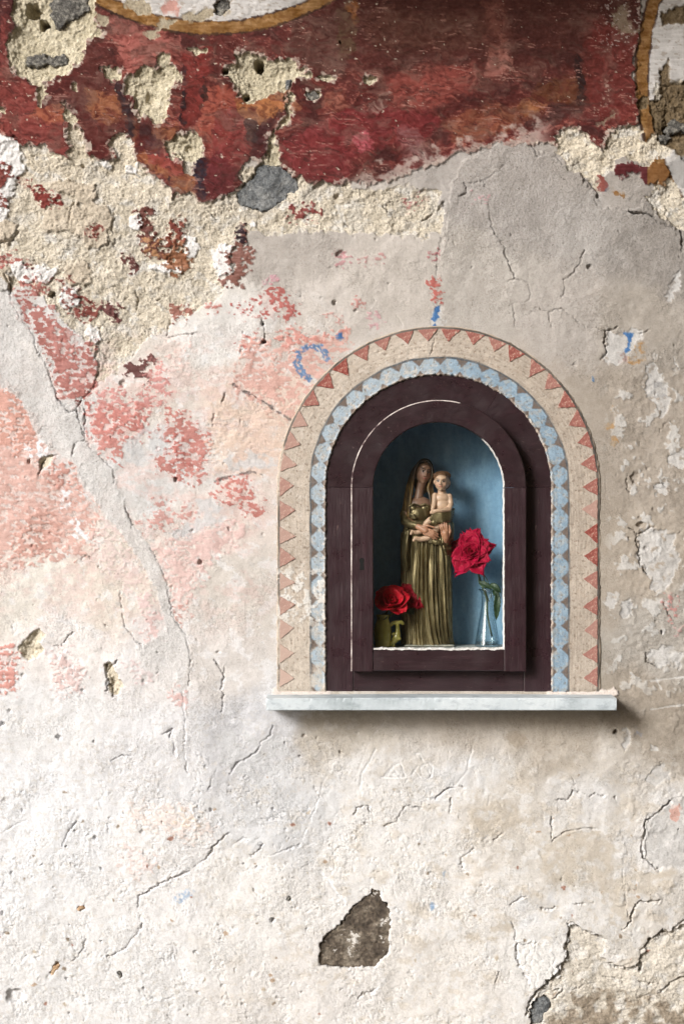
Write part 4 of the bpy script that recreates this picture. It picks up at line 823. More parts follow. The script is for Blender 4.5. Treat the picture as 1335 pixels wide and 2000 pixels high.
# ------------------------------------------------------------------ ground, and unseen blocks added to cut sun and sky
def paving():
    m = simple('lane_paving', [(.35, L(92, 88, 82)), (.55, L(112, 107, 100)), (.7, L(130, 124, 116))], 6, .9, .4, .01)
    n = 24; v = []; f = []
    for j in range(n + 1):
        for i in range(n + 1):
            a = (i / n - .5) * 2; b = (j / n - .5) * 2
            x = math.copysign(abs(a) ** 2.2, a) * 150; y = math.copysign(abs(b) ** 2.2, b) * 150
            v.append((x, y, -.002 + .006 * math.sin(3 * x) * math.cos(2 * y)))
    for j in range(n):
        for i in range(n): a = j * (n + 1) + i; f.append((a, a + 1, a + n + 2, a + n + 1))
    tag(link('ground', pymesh('ground', v, f), m), kind='structure')
paving()
RENDER_ = simple('blocker_render', [(.3, L(150, 136, 116)), (.55, L(172, 158, 136)), (.75, L(190, 178, 158))], 3, .92, .5, .01)
def slab(name, x0, x1, y0, y1, z0, z1):
    me = bpy.data.meshes.new(name); bm = bmesh.new(); bmesh.ops.create_cube(bm, size=1)
    for v_ in bm.verts: v_.co = ((x0 + x1) / 2 + v_.co.x * (x1 - x0), (y0 + y1) / 2 + v_.co.y * (y1 - y0), (z0 + z1) / 2 + v_.co.z * (z1 - z0))
    bmesh.ops.bevel(bm, geom=bm.edges, offset=.012, segments=2, affect='EDGES'); bm.to_mesh(me); bm.free()
    return tag(link(name, me, RENDER_, None, False), kind='structure')
slab('sun_blocker_opposite', -2.2, 9.0, -11.0, -5.2, 0.0, 9.0)     # unseen block added behind the viewer: takes the light off the right side
slab('sky_blocker_right', 2.9, 6.0, -5.0, .6, 0.0, 8.0)  # unseen block added to cut sky light from the right
slab('top_shade_slab', -.45, 4.5, -.55, .6, 2.76, 2.88)                     # unseen slab added above the view to shade the top right
# ------------------------------------------------------------------ timber cabinet in the niche
def wood_mat(name, a, b_, c, rough=.31, ang=None):
    m, N, Lk, b = mat(name)
    st_ = (14, 60, 1.6) if ang is None else ang
    t = noise_node(N, Lk, 9, 7, .7, stretch=st_); t2 = noise_node(N, Lk, 20, 4, .6); t3 = noise_node(N, Lk, 60, 6, .75, stretch=(2.2, 6, .5) if ang is None else tuple(v * .5 for v in ang))
    r = ramp(N, Lk, t.outputs['Fac'], [(.3, a), (.52, b_), (.72, c)])
    wr = ramp(N, Lk, t3.outputs['Fac'], [(.635, (0, 0, 0, 1)), (.69, (.8, .8, .8, 1))])
    base = mixc(N, Lk, t2.outputs['Fac'], r.outputs[0], b_)
    base = mixc(N, Lk, wr.outputs[0], base, L(118, 96, 92)); Lk.new(base, b.inputs['Base Color'])
    rr = ramp(N, Lk, t2.outputs['Fac'], [(.3, (rough - .08,) * 3 + (1,)), (.7, (rough + .14,) * 3 + (1,))]); Lk.new(rr.outputs[0], b.inputs['Roughness'])
    b.inputs['Specular IOR Level'].default_value = .6
    bump(N, Lk, b, t.outputs['Fac'], .6, .0016); return m
WV = wood_mat('maroon_wood_upright', L(35, 21, 25), L(48, 30, 35), L(68, 46, 52))
WH = wood_mat('maroon_wood_level', L(33, 20, 23), L(45, 28, 32), L(62, 41, 46), ang=(1.6, 60, 14))
WA = wood_mat('maroon_wood_arch', L(32, 19, 22), L(43, 27, 31), L(60, 40, 45), ang=(3.0, 40, 7))
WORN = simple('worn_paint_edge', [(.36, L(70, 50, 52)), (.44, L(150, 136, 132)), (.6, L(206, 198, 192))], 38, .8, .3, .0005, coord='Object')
PUTTY = simple('white_putty', [(.35, L(190, 186, 180)), (.55, L(226, 224, 220)), (.7, L(240, 238, 234))], 120, .85, .6, .0008)

def sweep(name, prof, stations, yf, mats, parent, matidx=None, wob=.25, closed=True, seed=1):
    """prof: (u px, depth m) points; stations: (ox, oy, dx, dy) in photo px, u measured along (dx, dy)"""
    rr = random.Random(seed); np_ = len(prof); v = []
    org = W(stations[len(stations) // 2][0], stations[len(stations) // 2][1], yf) if False else Vector((0, 0, 0))
    for k, (ox, oy, dx, dy) in enumerate(stations):
        for (u, d) in prof:
            w = W(ox + dx * u, oy + dy * u, yf); jx = wob * .0006 * math.sin(k * .9 + u) * (1 if 0 < k < len(stations) - 1 else 0)
            v.append((w.x + jx, d + wob * rr.uniform(-.00035, .00035), w.z + jx))
    f = []; mi = []
    ns = len(stations); rng = np_ if closed else np_ - 1
    for k in range(ns - 1):
        for i in range(rng):
            j = (i + 1) % np_
            f.append((k * np_ + i, k * np_ + j, (k + 1) * np_ + j, (k + 1) * np_ + i)); mi.append(0 if matidx is None else matidx(k, i))
    if closed:
        f.append(tuple(range(np_))); f.append(tuple(range((ns - 1) * np_, ns * np_))); mi += [0, 0]
    me = pymesh(name, v, f)
    for m in mats: me.materials.append(m)
    me.polygons.foreach_set('material_index', mi)
    bm = bmesh.new(); bm.from_mesh(me); bmesh.ops.recalc_face_normals(bm, faces=bm.faces); bm.to_mesh(me); bm.free()
    o = link(name, me, None, None, smooth=False)
    # origin at the piece's own middle
    co = np.array([p[:] for p in v]); c = Vector(co.mean(0)); me.transform(Matrix.Translation(-c)); o.location = c
    if parent is not None: keep(o, parent)
    return o
def rect(u0, u1, yf, yb, b=1.6):
    bd = b / 1000
    pts_ = [(u0, yb), (u0, yf + bd), (u0 + b * .35, yf + bd * .35), (u0 + b, yf)]
    for q in (.25, .5, .75): pts_.append((u0 + (u1 - u0) * q, yf))
    pts_ += [(u1 - b, yf), (u1 - b * .35, yf + bd * .35), (u1, yf + bd), (u1, yb)]
    return pts_                                            # edges 1,2 = bevel at u0; 7,8 = bevel at u1
def arc(a0, a1, n):
    return [(AX_, AY_, -math.cos(math.radians(a0 + (a1 - a0) * i / n)), -math.sin(math.radians(a0 + (a1 - a0) * i / n))) for i in range(n + 1)]
def vert(side, y0, y1, n=10): return [(AX_, y0 + (y1 - y0) * i / n, side, 0) for i in range(n + 1)]
def horz(x0, x1, n=10): return [(x0 + (x1 - x0) * i / n, 0, 0, 1) for i in range(n + 1)]

cab = empty('shrine_cabinet', W(856, 1354, 0.02))
tag(cab, 'dark maroon arched wooden cabinet with a glazed door set in the wall', 'cabinet')
FF, FB = 0.001, 0.06        # fixed frame front / back
DF, DB = -0.027, -0.0005    # door front / back
fr_prof = rect(166, 220.5, FF, FB, 2.0)
sweep('frame_stile', fr_prof, vert(-1, 952.4, 1354), FF, [WV, WORN], cab, seed=2)
sweep('frame_stile', fr_prof, vert(1, 952.4, 1354), FF, [WV, WORN], cab, seed=3)
sweep('frame_arch', fr_prof, arc(0.05, 121.95, 54), FF, [WA, WORN], cab, seed=4)
sweep('frame_arch', fr_prof, arc(122.05, 179.95, 30), FF, [WA, WORN], cab, seed=5)
sweep('frame_rail', rect(1296, 1354, FF + .0006, FB, 1.6), horz(690.5, 1021.5), FF, [WH, WORN], cab, seed=6)
# ------- the hinged door: its arched head carries the rest
dr_prof = rect(127.5, 171, DF, DB, 1.9)
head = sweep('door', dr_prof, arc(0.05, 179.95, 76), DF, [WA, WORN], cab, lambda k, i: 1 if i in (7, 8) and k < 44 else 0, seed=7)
head['label'] = 'glazed arched door of the cabinet'
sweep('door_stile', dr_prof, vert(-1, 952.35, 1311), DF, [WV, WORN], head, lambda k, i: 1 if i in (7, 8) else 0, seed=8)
sweep('door_stile', dr_prof, vert(1, 952.35, 1311), DF, [WV, WORN], head, seed=9)
sweep('door_rail', rect(1268, 1310.6, DF + .0004, DB, 2.0), horz(729, 983), DF, [WH, WORN], head, seed=10)
# keyhole: raised near-black plate with a round top, painted for the hole's shade
kh = []
for i in range(14): a = math.pi * (1.22 - 1.44 * i / 13) + 0; kh.append((5.0 * math.cos(a), -5.0 * math.sin(a) - 5.5))
kh += [(3.6, 1), (5.0, 13), (-4.0, 13), (-3.2, 1)]
KH = simple('keyhole_shade', [(.3, (.004, .004, .004, 1)), (.7, (.008, .007, .007, 1))], 50, .9, 0)
c0 = W(706, 1100, DF)
me = pymesh('keyhole', [(x / 1000, -.0004, -y / 1000) for x, y in kh] + [(x / 1000, .004, -y / 1000) for x, y in kh],
            [tuple(range(len(kh)))] + [(i, i + len(kh), (i + 1) % len(kh) + len(kh), (i + 1) % len(kh)) for i in range(len(kh))])
ko = link('keyhole', me, KH, None, False); ko.location = c0; keep(ko, head)
# glass pane
gm, N, Lk, b = mat('window_glass'); N.remove(b)
tr = N.new('ShaderNodeBsdfTransparent'); tr.inputs[0].default_value = (.96, .975, .97, 1); gl = N.new('ShaderNodeBsdfGlossy'); gl.inputs['Roughness'].default_value = .03
lw_ = N.new('ShaderNodeLayerWeight'); pw = N.new('ShaderNodeMath'); pw.operation = 'POWER'; pw.inputs[1].default_value = 5; Lk.new(lw_.outputs['Facing'], pw.inputs[0])
fz = N.new('ShaderNodeMath'); fz.operation = 'MULTIPLY_ADD'; fz.inputs[1].default_value = .9; fz.inputs[2].default_value = .03; Lk.new(pw.outputs[0], fz.inputs[0]); mx = N.new('ShaderNodeMixShader')
Lk.new(fz.outputs[0], mx.inputs[0]); Lk.new(tr.outputs[0], mx.inputs[1]); Lk.new(gl.outputs[0], mx.inputs[2]); Lk.new(mx.outputs[0], N['Material Output'].inputs[0])
gy = -.012
ol = [(AX_ - 129.5, 1272)] + [(AX_ - 129.5 * math.cos(math.radians(a)), AY_ - 129.5 * math.sin(math.radians(a))) for a in range(0, 181, 5)] + [(AX_ + 129.5, 1272)]
v = [W(x, y, DF) for x, y in ol]; n = len(v)
me = pymesh('glass_pane', [(p.x, gy, p.z) for p in v] + [(p.x, gy + .002, p.z) for p in v], [tuple(range(n)), tuple(range(2 * n - 1, n - 1, -1))] + [(i, i + n, (i + 1) % n + n, (i + 1) % n) for i in range(n)])
keep(link('glass_pane', me, gm, None, False), head)
# putty bead: heavy along the bottom, thin up the right-hand side and over the haunch
def bead(name, st, prof, seed):
    rr = random.Random(seed)
    prof_j = prof
    return sweep(name, prof_j, st, DF, [PUTTY], head, wob=.5, seed=seed)
def ragged(sts, amp, seed):
    rr = random.Random(seed); out = []; o = 0
    for (ox, oy, dx, dy) in sts:
        o = .6 * o + rr.uniform(-amp, amp); out.append((ox + dx * o, oy + dy * o, dx, dy))
    return out
bead('putty_bead', ragged(horz(729, 984.5, 90), .8, 3), [(1265.4, gy - .0002), (1265.9, gy - .006), (1266.6, DF - .0009), (1269.0, DF - .0009), (1269.4, DF + .001), (1268, gy)], 21)
bead('putty_bead', ragged(vert(1, 954, 1268, 90), .3, 4), [(126.0, gy - .0002), (126.4, gy - .007), (127.2, DF - .0003), (128.2, DF - .0003), (128.2, gy)], 22)
bead('putty_bead', ragged(arc(132, 180, 44), .25, 5), [(126.2, gy - .0002), (126.6, gy - .007), (127.3, DF - .0003), (128.1, DF - .0003), (128.1, gy)], 23)

# ------- niche lining: blue painted box behind the door
BLUE, N, Lk, b = mat('blue_niche_paint')
t = noise_node(N, Lk, 22, 7, .75, stretch=(1.6, 1, .5)); t2 = noise_node(N, Lk, 160, 4, .7)
r = ramp(N, Lk, t.outputs['Fac'], [(.3, L(104, 142, 170)), (.5, L(128, 164, 190)), (.7, L(150, 184, 206))])
r2 = ramp(N, Lk, t2.outputs['Fac'], [(.3, (.84, .86, .88, 1)), (.5, (1, 1, 1, 1)), (.7, (1.06, 1.06, 1.06, 1))])
Lk.new(mixc(N, Lk, 1, r.outputs[0], r2.outputs[0], 'MULTIPLY'), b.inputs['Base Color']); b.inputs['Roughness'].default_value = .6
bump(N, Lk, b, t2.outputs['Fac'], .4, .0012)
NB, NR, NF = 0.126, 152.0, 1266.5     # back depth, radius (mm), floor level (photo px at the wall plane)
fz_ = W(0, NF, 0).z
ang = np.linspace(0, math.pi, 61); pth = [(-NR / 1000, fz_ + (W(0, AY_, 0).z - fz_) * i / 24) for i in range(24)] + [(-NR / 1000 * math.cos(a), W(0, AY_, 0).z + NR / 1000 * math.sin(a)) for a in ang] + [(NR / 1000, W(0, AY_, 0).z + (fz_ - W(0, AY_, 0).z) * i / 24) for i in range(1, 25)]
pth = np.array(pth); cx0 = W(AX_, 0, 0).x
dep = np.linspace(.058, NB, 16)
side = np.stack([np.broadcast_to(pth[:, 0][:, None] + cx0, (len(pth), 16)), np.broadcast_to(dep[None], (len(pth), 16)), np.broadcast_to(pth[:, 1][:, None], (len(pth), 16))], -1)
keep(link('niche_side', grid_mesh('niche_side', side.copy()), BLUE), cab)
kb = np.linspace(0, 1, 30)[None, :, None]; ctr = np.array([cx0, NB, W(0, 1010, 0).z]); rim_ = np.stack([pth[:, 0] + cx0, np.full(len(pth), NB + .001), pth[:, 1]], -1)
rim_ = np.concatenate([rim_, np.stack([np.linspace(NR / 1000, -NR / 1000, 22)[1:-1] + cx0, np.full(20, NB + .001), np.full(20, fz_)], -1)])
back = ctr + (rim_[:, None] - ctr) * kb * np.array([1, 1, 1]); back[..., 1] += .0012 * fbm(back[..., 0] * 18, back[..., 2] * 18, 3, 7)
keep(link('niche_back', grid_mesh('niche_back', np.concatenate([back, back[:1]])), BLUE), cab)
FLOORM = simple('niche_floor_plaster', [(.35, L(150, 150, 146)), (.6, L(186, 186, 182))], 60, .8, .3)
fl = np.zeros((12, 40, 3)); fl[..., 0] = np.linspace(-NR / 1000, NR / 1000, 40)[None] + cx0; fl[..., 1] = np.linspace(-.011, NB, 12)[:, None]; fl[..., 2] = fz_ + .0006 * fbm(fl[..., 0] * 40, fl[..., 1] * 40, 2, 8)
fl[..., 0] = cx0 + (fl[..., 0] - cx0) * np.where(fl[..., 1] < .06, .83, 1)
keep(link('niche_floor', grid_mesh('niche_floor', fl), FLOORM), cab)
# closed carcass behind the lining so that no light leaks in
BOX = simple('carcass_board', [(.3, L(70, 54, 44)), (.7, L(96, 76, 60))], 20, .8, .2)
o2 = [(-.17, fz_ - .012)] + [(-.17 * math.cos(a), W(0, AY_, 0).z + .17 * math.sin(a)) for a in np.linspace(0, math.pi, 40)] + [(.17, fz_ - .012)]
n = len(o2); v = [(x + cx0, .0585, z) for x, z in o2] + [(x + cx0, NB + .012, z) for x, z in o2]
keep(link('carcass', pymesh('carcass', v, [(i, i + n, (i + 1) % n + n, (i + 1) % n) for i in range(n)] + [tuple(range(n, 2 * n))]), BOX, None, False), cab)

# ------------------------------------------------------------------ marble shelf
def shelf():
    yf, yb = -.082, .004
    m, N, Lk, b = mat('pale_marble')
    t = noise_node(N, Lk, 7, 8, .7, stretch=(1, 1, 1.3)); t2 = noise_node(N, Lk, 26, 5, .65, stretch=(1, 1, 2.2)); t3 = noise_node(N, Lk, 240, 4, .7)
    r = ramp(N, Lk, t.outputs['Fac'], [(.32, L(158, 168, 172)), (.5, L(190, 199, 204)), (.7, L(212, 219, 222))])
    r2 = ramp(N, Lk, t2.outputs['Fac'], [(.52, (1, 1, 1, 1)), (.66, (.68, .70, .72, 1))])
    Lk.new(mixc(N, Lk, 1, r.outputs[0], r2.outputs[0], 'MULTIPLY'), b.inputs['Base Color']); b.inputs['Roughness'].default_value = .55
    bump(N, Lk, b, t3.outputs['Fac'], .35, .0008)
    x0, x1 = W(519.5, 0, yf).x, W(1203, 0, yf).x; z1, z0 = W(0, 1363.2, yf).z, W(0, 1387.5, yf).z
    nx, bv = 150, .0016
    prof = [(yb, z0), (yf + bv, z0), (yf + bv * .3, z0 + bv * .3), (yf, z0 + bv), (yf, (z0 * 2 + z1) / 3), (yf, (z0 + 2 * z1) / 3), (yf, z1 - bv), (yf + bv * .3, z1 - bv * .3), (yf + bv, z1), (yf + .03, z1), (yb, z1)]
    rr = random.Random(5); v = []; f = []; n = len(prof); ch = 0; nick = [max(0, rr.gauss(-1.2, 1)) for _ in range(nx + 1)]
    for i in range(nx + 1):
        x = x0 + (x1 - x0) * i / nx
        for k, (y, z) in enumerate(prof):
            e = nick[i] * .0005 if k in (2, 3, 6, 7, 8) else 0
            endr = .0012 if i in (0, nx) and k in (2, 3, 6, 7) else 0
            wz = .0007 * math.sin(x * 9) if k >= 7 else 0
            v.append((x, y + e + endr + rr.uniform(-.00015, .00015), z + wz - (e * .6 if k in (6, 7, 8) else -e * .6)))
    for i in range(nx):
        for k in range(n): f.append((i * n + k, (i + 1) * n + k, (i + 1) * n + (k + 1) % n, i * n + (k + 1) % n))
    f += [tuple(range(n)), tuple(range(nx * n, (nx + 1) * n))]
    me = pymesh('stone_shelf', v, f); bm = bmesh.new(); bm.from_mesh(me); bmesh.ops.recalc_face_normals(bm, faces=bm.faces); bm.to_mesh(me); bm.free()
    c = Vector(((x0 + x1) / 2, 0, z0)); me.transform(Matrix.Translation(-c))
    o = link('stone_shelf', me, m, None, False); o.location = c
    tag(o, 'pale grey marble slab shelf projecting below the cabinet', 'shelf')
shelf()
# ------------------------------------------------------------------ statuette
YS = 0.076
def mm(px, py, d=0.0, ys=None):
    """photo pixel plus depth offset d (mm, negative towards the viewer) from the statuette's centre plane"""
    w = W(px, py, YS if ys is None else ys); return Vector((w.x, w.y + d / 1000, w.z))
_t = bmesh.new(); bmesh.ops.create_icosphere(_t, subdivisions=3, radius=1)
ICO_V = np.array([v_.co[:] for v_ in _t.verts], np.float32); ICO_F = np.array([[v_.index for v_ in f_.verts] for f_ in _t.faces], np.int32); _t.free()
class Lump:
    """collects balls; fuse() grows one continuous surface over them"""
    def __init__(s): s.v = []
def ball(bm, c, r, rot=None):
    r = (r, r, r) if isinstance(r, (int, float)) else r
    q = ICO_V * (np.array(r, np.float32) / 1000)
    if rot is not None: q = q @ np.array(rot, np.float32).T
    bm.v.append(q + np.array(c, np.float32))
def limb(bm, chain):
    """chain of (point, radius mm): overlapping balls that taper along the way"""
    for (a, ra), (b, rb) in zip(chain, chain[1:]):
        n = max(2, int((b - a).length * 1000 / (min(ra, rb) * .38)))
        for i in range(n + 1): ball(bm, a.lerp(b, i / n), ra + (rb - ra) * i / n)
def fuse(name, bm, voxel, smooth_it=3):
    """one continuous skin over everything in bm"""
    me = bpy.data.meshes.new(name + '_raw'); nb = len(bm.v); V = np.concatenate(bm.v); F = (ICO_F[None] + (np.arange(nb, dtype=np.int32) * len(ICO_V))[:, None, None]).reshape(-1, 3)
    me.vertices.add(len(V)); me.vertices.foreach_set('co', V.ravel()); me.loops.add(F.size); me.loops.foreach_set('vertex_index', F.ravel()); me.polygons.add(len(F)); me.polygons.foreach_set('loop_start', np.arange(0, F.size, 3, dtype=np.int32)); me.update(calc_edges=True)
    o = bpy.data.objects.new(name + '_raw', me); COL.objects.link(o)
    r = o.modifiers.new('r', 'REMESH'); r.mode = 'VOXEL'; r.voxel_size = voxel / 1000
    if smooth_it: s_ = o.modifiers.new('s', 'SMOOTH'); s_.iterations = smooth_it; s_.factor = .5
    dg = bpy.context.evaluated_depsgraph_get(); out = bpy.data.meshes.new_from_object(o.evaluated_get(dg)); out.name = name
    bpy.data.objects.remove(o); bpy.data.meshes.remove(me); out.materials.clear()
    return out
def coords(me):
    a = np.empty(len(me.vertices) * 3, np.float32); me.vertices.foreach_get('co', a); return a.reshape(-1, 3)
def paint(me, col):
    a = me.attributes.new('pigment', 'FLOAT_COLOR', 'POINT'); c4 = np.ones((len(col), 4), np.float32); c4[:, :3] = lin(np.clip(col, 2, 250)); a.data.foreach_set('color', c4.ravel())
def topx(co):
    """world -> photo px of the statuette's points"""
    k = CAM_D / (CAM_D + co[:, 1]); return co[:, 0] * k * 1000 + 667.5, 1000 - (co[:, 2] - CAM_Z) * k * 1000
def spot(px, py, x, y, rx, ry, ang=0.0, e=.35):
    c, s_ = math.cos(ang), math.sin(ang); dx, dy = px - x, py - y
    q = np.hypot((dx * c + dy * s_) / rx, (-dx * s_ + dy * c) / ry); return ss(1 + e, 1 - e, q)

def attr_mat(name, rough=.5, spec=.4, metallic=0.0, bmp=.15):
    m, N, Lk, b = mat(name); a = N.new('ShaderNodeAttribute'); a.attribute_name = 'pigment'
    t = noise_node(N, Lk, 260, 3, .6); r = ramp(N, Lk, t.outputs['Fac'], [(.3, (.86, .84, .82, 1)), (.6, (1, 1, 1, 1))])
    Lk.new(mixc(N, Lk, 1, a.outputs['Color'], r.outputs[0], 'MULTIPLY'), b.inputs['Base Color']); b.inputs['Roughness'].default_value = rough; b.inputs['Specular IOR Level'].default_value = spec; b.inputs['Metallic'].default_value = metallic
    bump(N, Lk, b, t.outputs['Fac'], bmp, .0004); return m
SKIN = attr_mat('painted_skin', .42, .5); HAIRM = attr_mat('painted_hair', .45, .5)
GOLD, N, Lk, b = mat('aged_gold_paint')
t = noise_node(N, Lk, 55, 6, .7, stretch=(1, 1, .35)); t2 = noise_node(N, Lk, 300, 3, .6)
r = ramp(N, Lk, t.outputs['Fac'], [(.3, L(62, 52, 33)), (.5, L(112, 98, 67)), (.68, L(160, 146, 112))]); Lk.new(r.outputs[0], b.inputs['Base Color'])
b.inputs['Metallic'].default_value = .58; rr = ramp(N, Lk, t2.outputs['Fac'], [(.3, (.28, .28, .28, 1)), (.7, (.5, .5, .5, 1))]); Lk.new(rr.outputs[0], b.inputs['Roughness']); bump(N, Lk, b, t2.outputs['Fac'], .2, .0004)

statue = empty('statuette', mm(834, 1266, 0))
tag(statue, 'painted plaster statuette of a standing woman in a pleated gold gown holding a bare child', 'statuette')
skin_c = np.array((146, 111, 92), np.float32)

def face(bm, c, hw, hh, tilt, yaw):
    """head with brow, nose, cheeks, lips and chin; returns the mapping used to paint it"""
    rot = Matrix.Rotation(tilt, 3, 'Y') @ Matrix.Rotation(yaw, 3, 'Z')
    def at(a, b_, d): return c + rot @ Vector((a * hw / 1000, -d * hw / 1000, b_ * hh / 1000))
    def bl(a, b_, d, r): ball(bm, at(a, b_, d), tuple(v * hw for v in r), rot)
    bl(0, .12, -.25, (1.0, 1.22, 1.08 * hh / hw * .86)); bl(0, -.2, .12, (.80, .92, .80 * hh / hw * .9)); bl(0, -.62, .42, (.42, .44, .34)); bl(0, -.80, .55, (.26, .26, .20))
    bl(0, .5, .45, (.72, .5, .42)); bl(.42, -.2, .58, (.34, .30, .32)); bl(-.42, -.2, .58, (.34, .30, .32))
    for i in range(6): bl(0, .26 - i * .09, .88 + i * .055, (.10 + i * .012, .13, .12))
    bl(0, -.20, 1.16, (.17, .15, .11)); bl(.13, -.215, 1.06, (.10, .10, .085)); bl(-.13, -.215, 1.06, (.10, .10, .085))
    bl(0, -.42, .93, (.25, .14, .065)); bl(0, -.50, .91, (.21, .13, .06))
    for s_ in (-1, 1): bl(.36 * s_, .14, .78, (.20, .12, .10)); bl(.36 * s_, .33, .80, (.26, .10, .055)); bl(1.0 * s_, .02, -.15, (.12, .26, .30))
    return at
def paint_face(px, py, co, at, hw, col, lip=(170, 96, 88), brow=(40, 26, 22), skinface=None, dark=1.0):
    def pj(a, b_, d):
        w = at(a, b_, d); k = CAM_D / (CAM_D + w.y); return w.x * k * 1000 + 667.5, 1000 - (w.z - CAM_Z) * k * 1000, w.y
    front = co[:, 1] < at(0, 0, .25).y
    ez = pj(.36, .14, .8); e2 = pj(-.36, .14, .8); ang = math.atan2(ez[1] - e2[1], ez[0] - e2[0])
    for s_ in (-1, 1):
        x, y, _ = pj(.36 * s_, .13, .85); m = spot(px, py, x, y, hw * .22, hw * .105, ang) * front; col += m[:, None] * (np.array((178, 160, 148)) * dark - col)
        m = spot(px, py, x + .01 * hw, y, hw * .115, hw * .11) * front; col += m[:, None] * (np.array((38, 24, 20)) - col)
        m = spot(px, py, x, y - hw * .11, hw * .26, hw * .05, ang) * front; col += (.9 * m)[:, None] * (np.array((46, 30, 26)) - col)
        x, y, _ = pj(.36 * s_, .36, .85); m = spot(px, py, x, y, hw * .28, hw * .055, ang - .12 * s_) * front; col += (.9 * m)[:, None] * (np.array(brow) - col)
        x, y, _ = pj(.45 * s_, -.2, .8); m = spot(px, py, x, y, hw * .3, hw * .25, 0, .8) * front; col += (.3 * m)[:, None] * (np.array((200, 130, 112)) - col)
    x, y, _ = pj(0, -.455, .95); m = spot(px, py, x, y, hw * .25, hw * .105, ang) * front; col += (.85 * m)[:, None] * (np.array(lip) - col)
    m = spot(px, py, x, y, hw * .24, hw * .022, ang) * front; col += (.7 * m)[:, None] * (np.array((96, 46, 42)) - col)

# --- the woman: head, neck, shoulders, trunk, both arms and hands are one body
bm = Lump()
HC = mm(826, 924, -8); at_w = face(bm, HC, 16.5, 22.5, math.radians(12), math.radians(16))
limb(bm, [(mm(824, 940, -4), 9.0), (mm(819, 956, -3), 8.2), (mm(817, 972, -4), 9.5)])
ball(bm, mm(818, 986, -3), (25, 15, 17)); ball(bm, mm(818, 1008, -2), (24, 17, 24)); ball(bm, mm(822, 1040, 0), (30, 20, 30)); ball(bm, mm(797, 984, 0), (11, 11, 10)); ball(bm, mm(842, 984, 0), (11, 11, 10))
limb(bm, [(mm(797, 984, 0), 9), (mm(791, 1016, -10), 7.5), (mm(814, 1027, -33), 5.2)])
limb(bm, [(mm(842, 986, 0), 9), (mm(876, 1022, -6), 7.5), (mm(868, 1056, -30), 5.2)])
# her right hand: palm over the child's legs, four fingers to the right, thumb along the top
limb(bm, [(mm(812, 1027, -34), 5.4), (mm(820, 1031, -38), 6.6), (mm(829, 1036, -41), 7.2)])
ball(bm, mm(826, 1034, -41), (10, 5, 7))
for k, (kx, ky, tx, ty) in enumerate(((836, 1034, 853, 1043), (835, 1038, 853, 1048), (833, 1041, 850, 1052), (830, 1043, 845, 1053))):
    md = ((kx + tx) / 2 + .5, (ky + ty) / 2 - 1.4)
    limb(bm, [(mm(kx - 4, ky - 1, -41), 2.6), (mm(kx, ky, -44), 2.5), (mm(md[0], md[1], -46), 2.2), (mm(tx, ty, -43), 1.7)])
limb(bm, [(mm(822, 1028, -41), 3.0), (mm(834, 1026.5, -45), 2.6), (mm(845, 1030, -46), 1.9)])
# her left hand rises beside the child, fingers up
limb(bm, [(mm(868, 1056, -34), 5.6), (mm(868, 1049, -37), 7.0), (mm(867, 1041, -38), 7.4)]); ball(bm, mm(867, 1043, -38), (8.5, 5, 9))
for (bx, by, tx, ty) in ((860.5, 1039, 856.5, 1025), (864, 1036.5, 860, 1021), (868, 1036, 864.5, 1019.5), (871.5, 1038, 869, 1022)):
    limb(bm, [(mm(bx, by + 4, -38), 2.7), (mm(bx, by, -40), 2.4), (mm((bx + tx) / 2 - .4, (by + ty) / 2, -42), 2.2), (mm(tx, ty, -41), 1.7)])
limb(bm, [(mm(873, 1047, -38), 3.0), (mm(877, 1037, -40), 2.5), (mm(874.5, 1026, -41), 1.9)])
me = fuse('woman', bm, .75, 3); co = coords(me); px, py = topx(co)
col = np.tile(skin_c, (len(co), 1)); col[py > 1000] *= np.array((1.2, 1.14, 1.08)); paint_face(px, py, co, at_w, 16.5, col, (176, 104, 92), (24, 16, 16))  # head painted darker than the hands, standing in for the arch's shade
paint(me, col); wo_ = keep(link('woman', me, SKIN), statue)

# --- gown: bodice, sleeves, pleated skirt (parts)
bm = Lump()
ball(bm, mm(817, 1004, -3), (25, 18.5, 22)); ball(bm, mm(807.5, 993, -11), (11, 8, 9)); ball(bm, mm(829, 993, -11), (11, 8, 9)); ball(bm, mm(820, 1030, 0), (31, 22, 24)); ball(bm, mm(824, 1050, 0), (39, 24, 14))
limb(bm, [(mm(794, 990, 2), 9), (mm(789, 1004, -4), 9.2), (mm(790, 1018, -12), 9.0), (mm(801, 1024, -24), 8.0), (mm(811, 1026, -32), 7.0)])
limb(bm, [(mm(844, 990, 4), 9), (mm(866, 1006, 0), 9), (mm(878, 1026, -6), 8.5), (mm(876, 1052, -20), 8.5), (mm(870, 1060, -29), 7.2)])
limb(bm, [(mm(838, 1054, -33), 5), (mm(850, 1058, -36), 6), (mm(864, 1060, -32), 6)])
for i in range(7): limb(bm, [(mm(835 + i * 4.6, 1046 + abs(i - 3) * .4, -37), 1.6), (mm(836 + i * 4.4, 1060, -38), 2.0)])
for i in range(4): limb(bm, [(mm(797 + i * 1.5, 1003 + i * 3, -22), 1.6), (mm(806 + i, 1006 + i * 2, -27), 1.8), (mm(812, 1012, -22), 1.2)])
limb(bm, [(mm(797, 990, -18), 1.6), (mm(806, 984, -21), 1.8), (mm(818, 988, -20), 1.7), (mm(829, 984, -21), 1.8), (mm(840, 990, -16), 1.6)])
me = fuse('bodice', bm, .9, 2); keep(link('bodice', me, GOLD), statue)

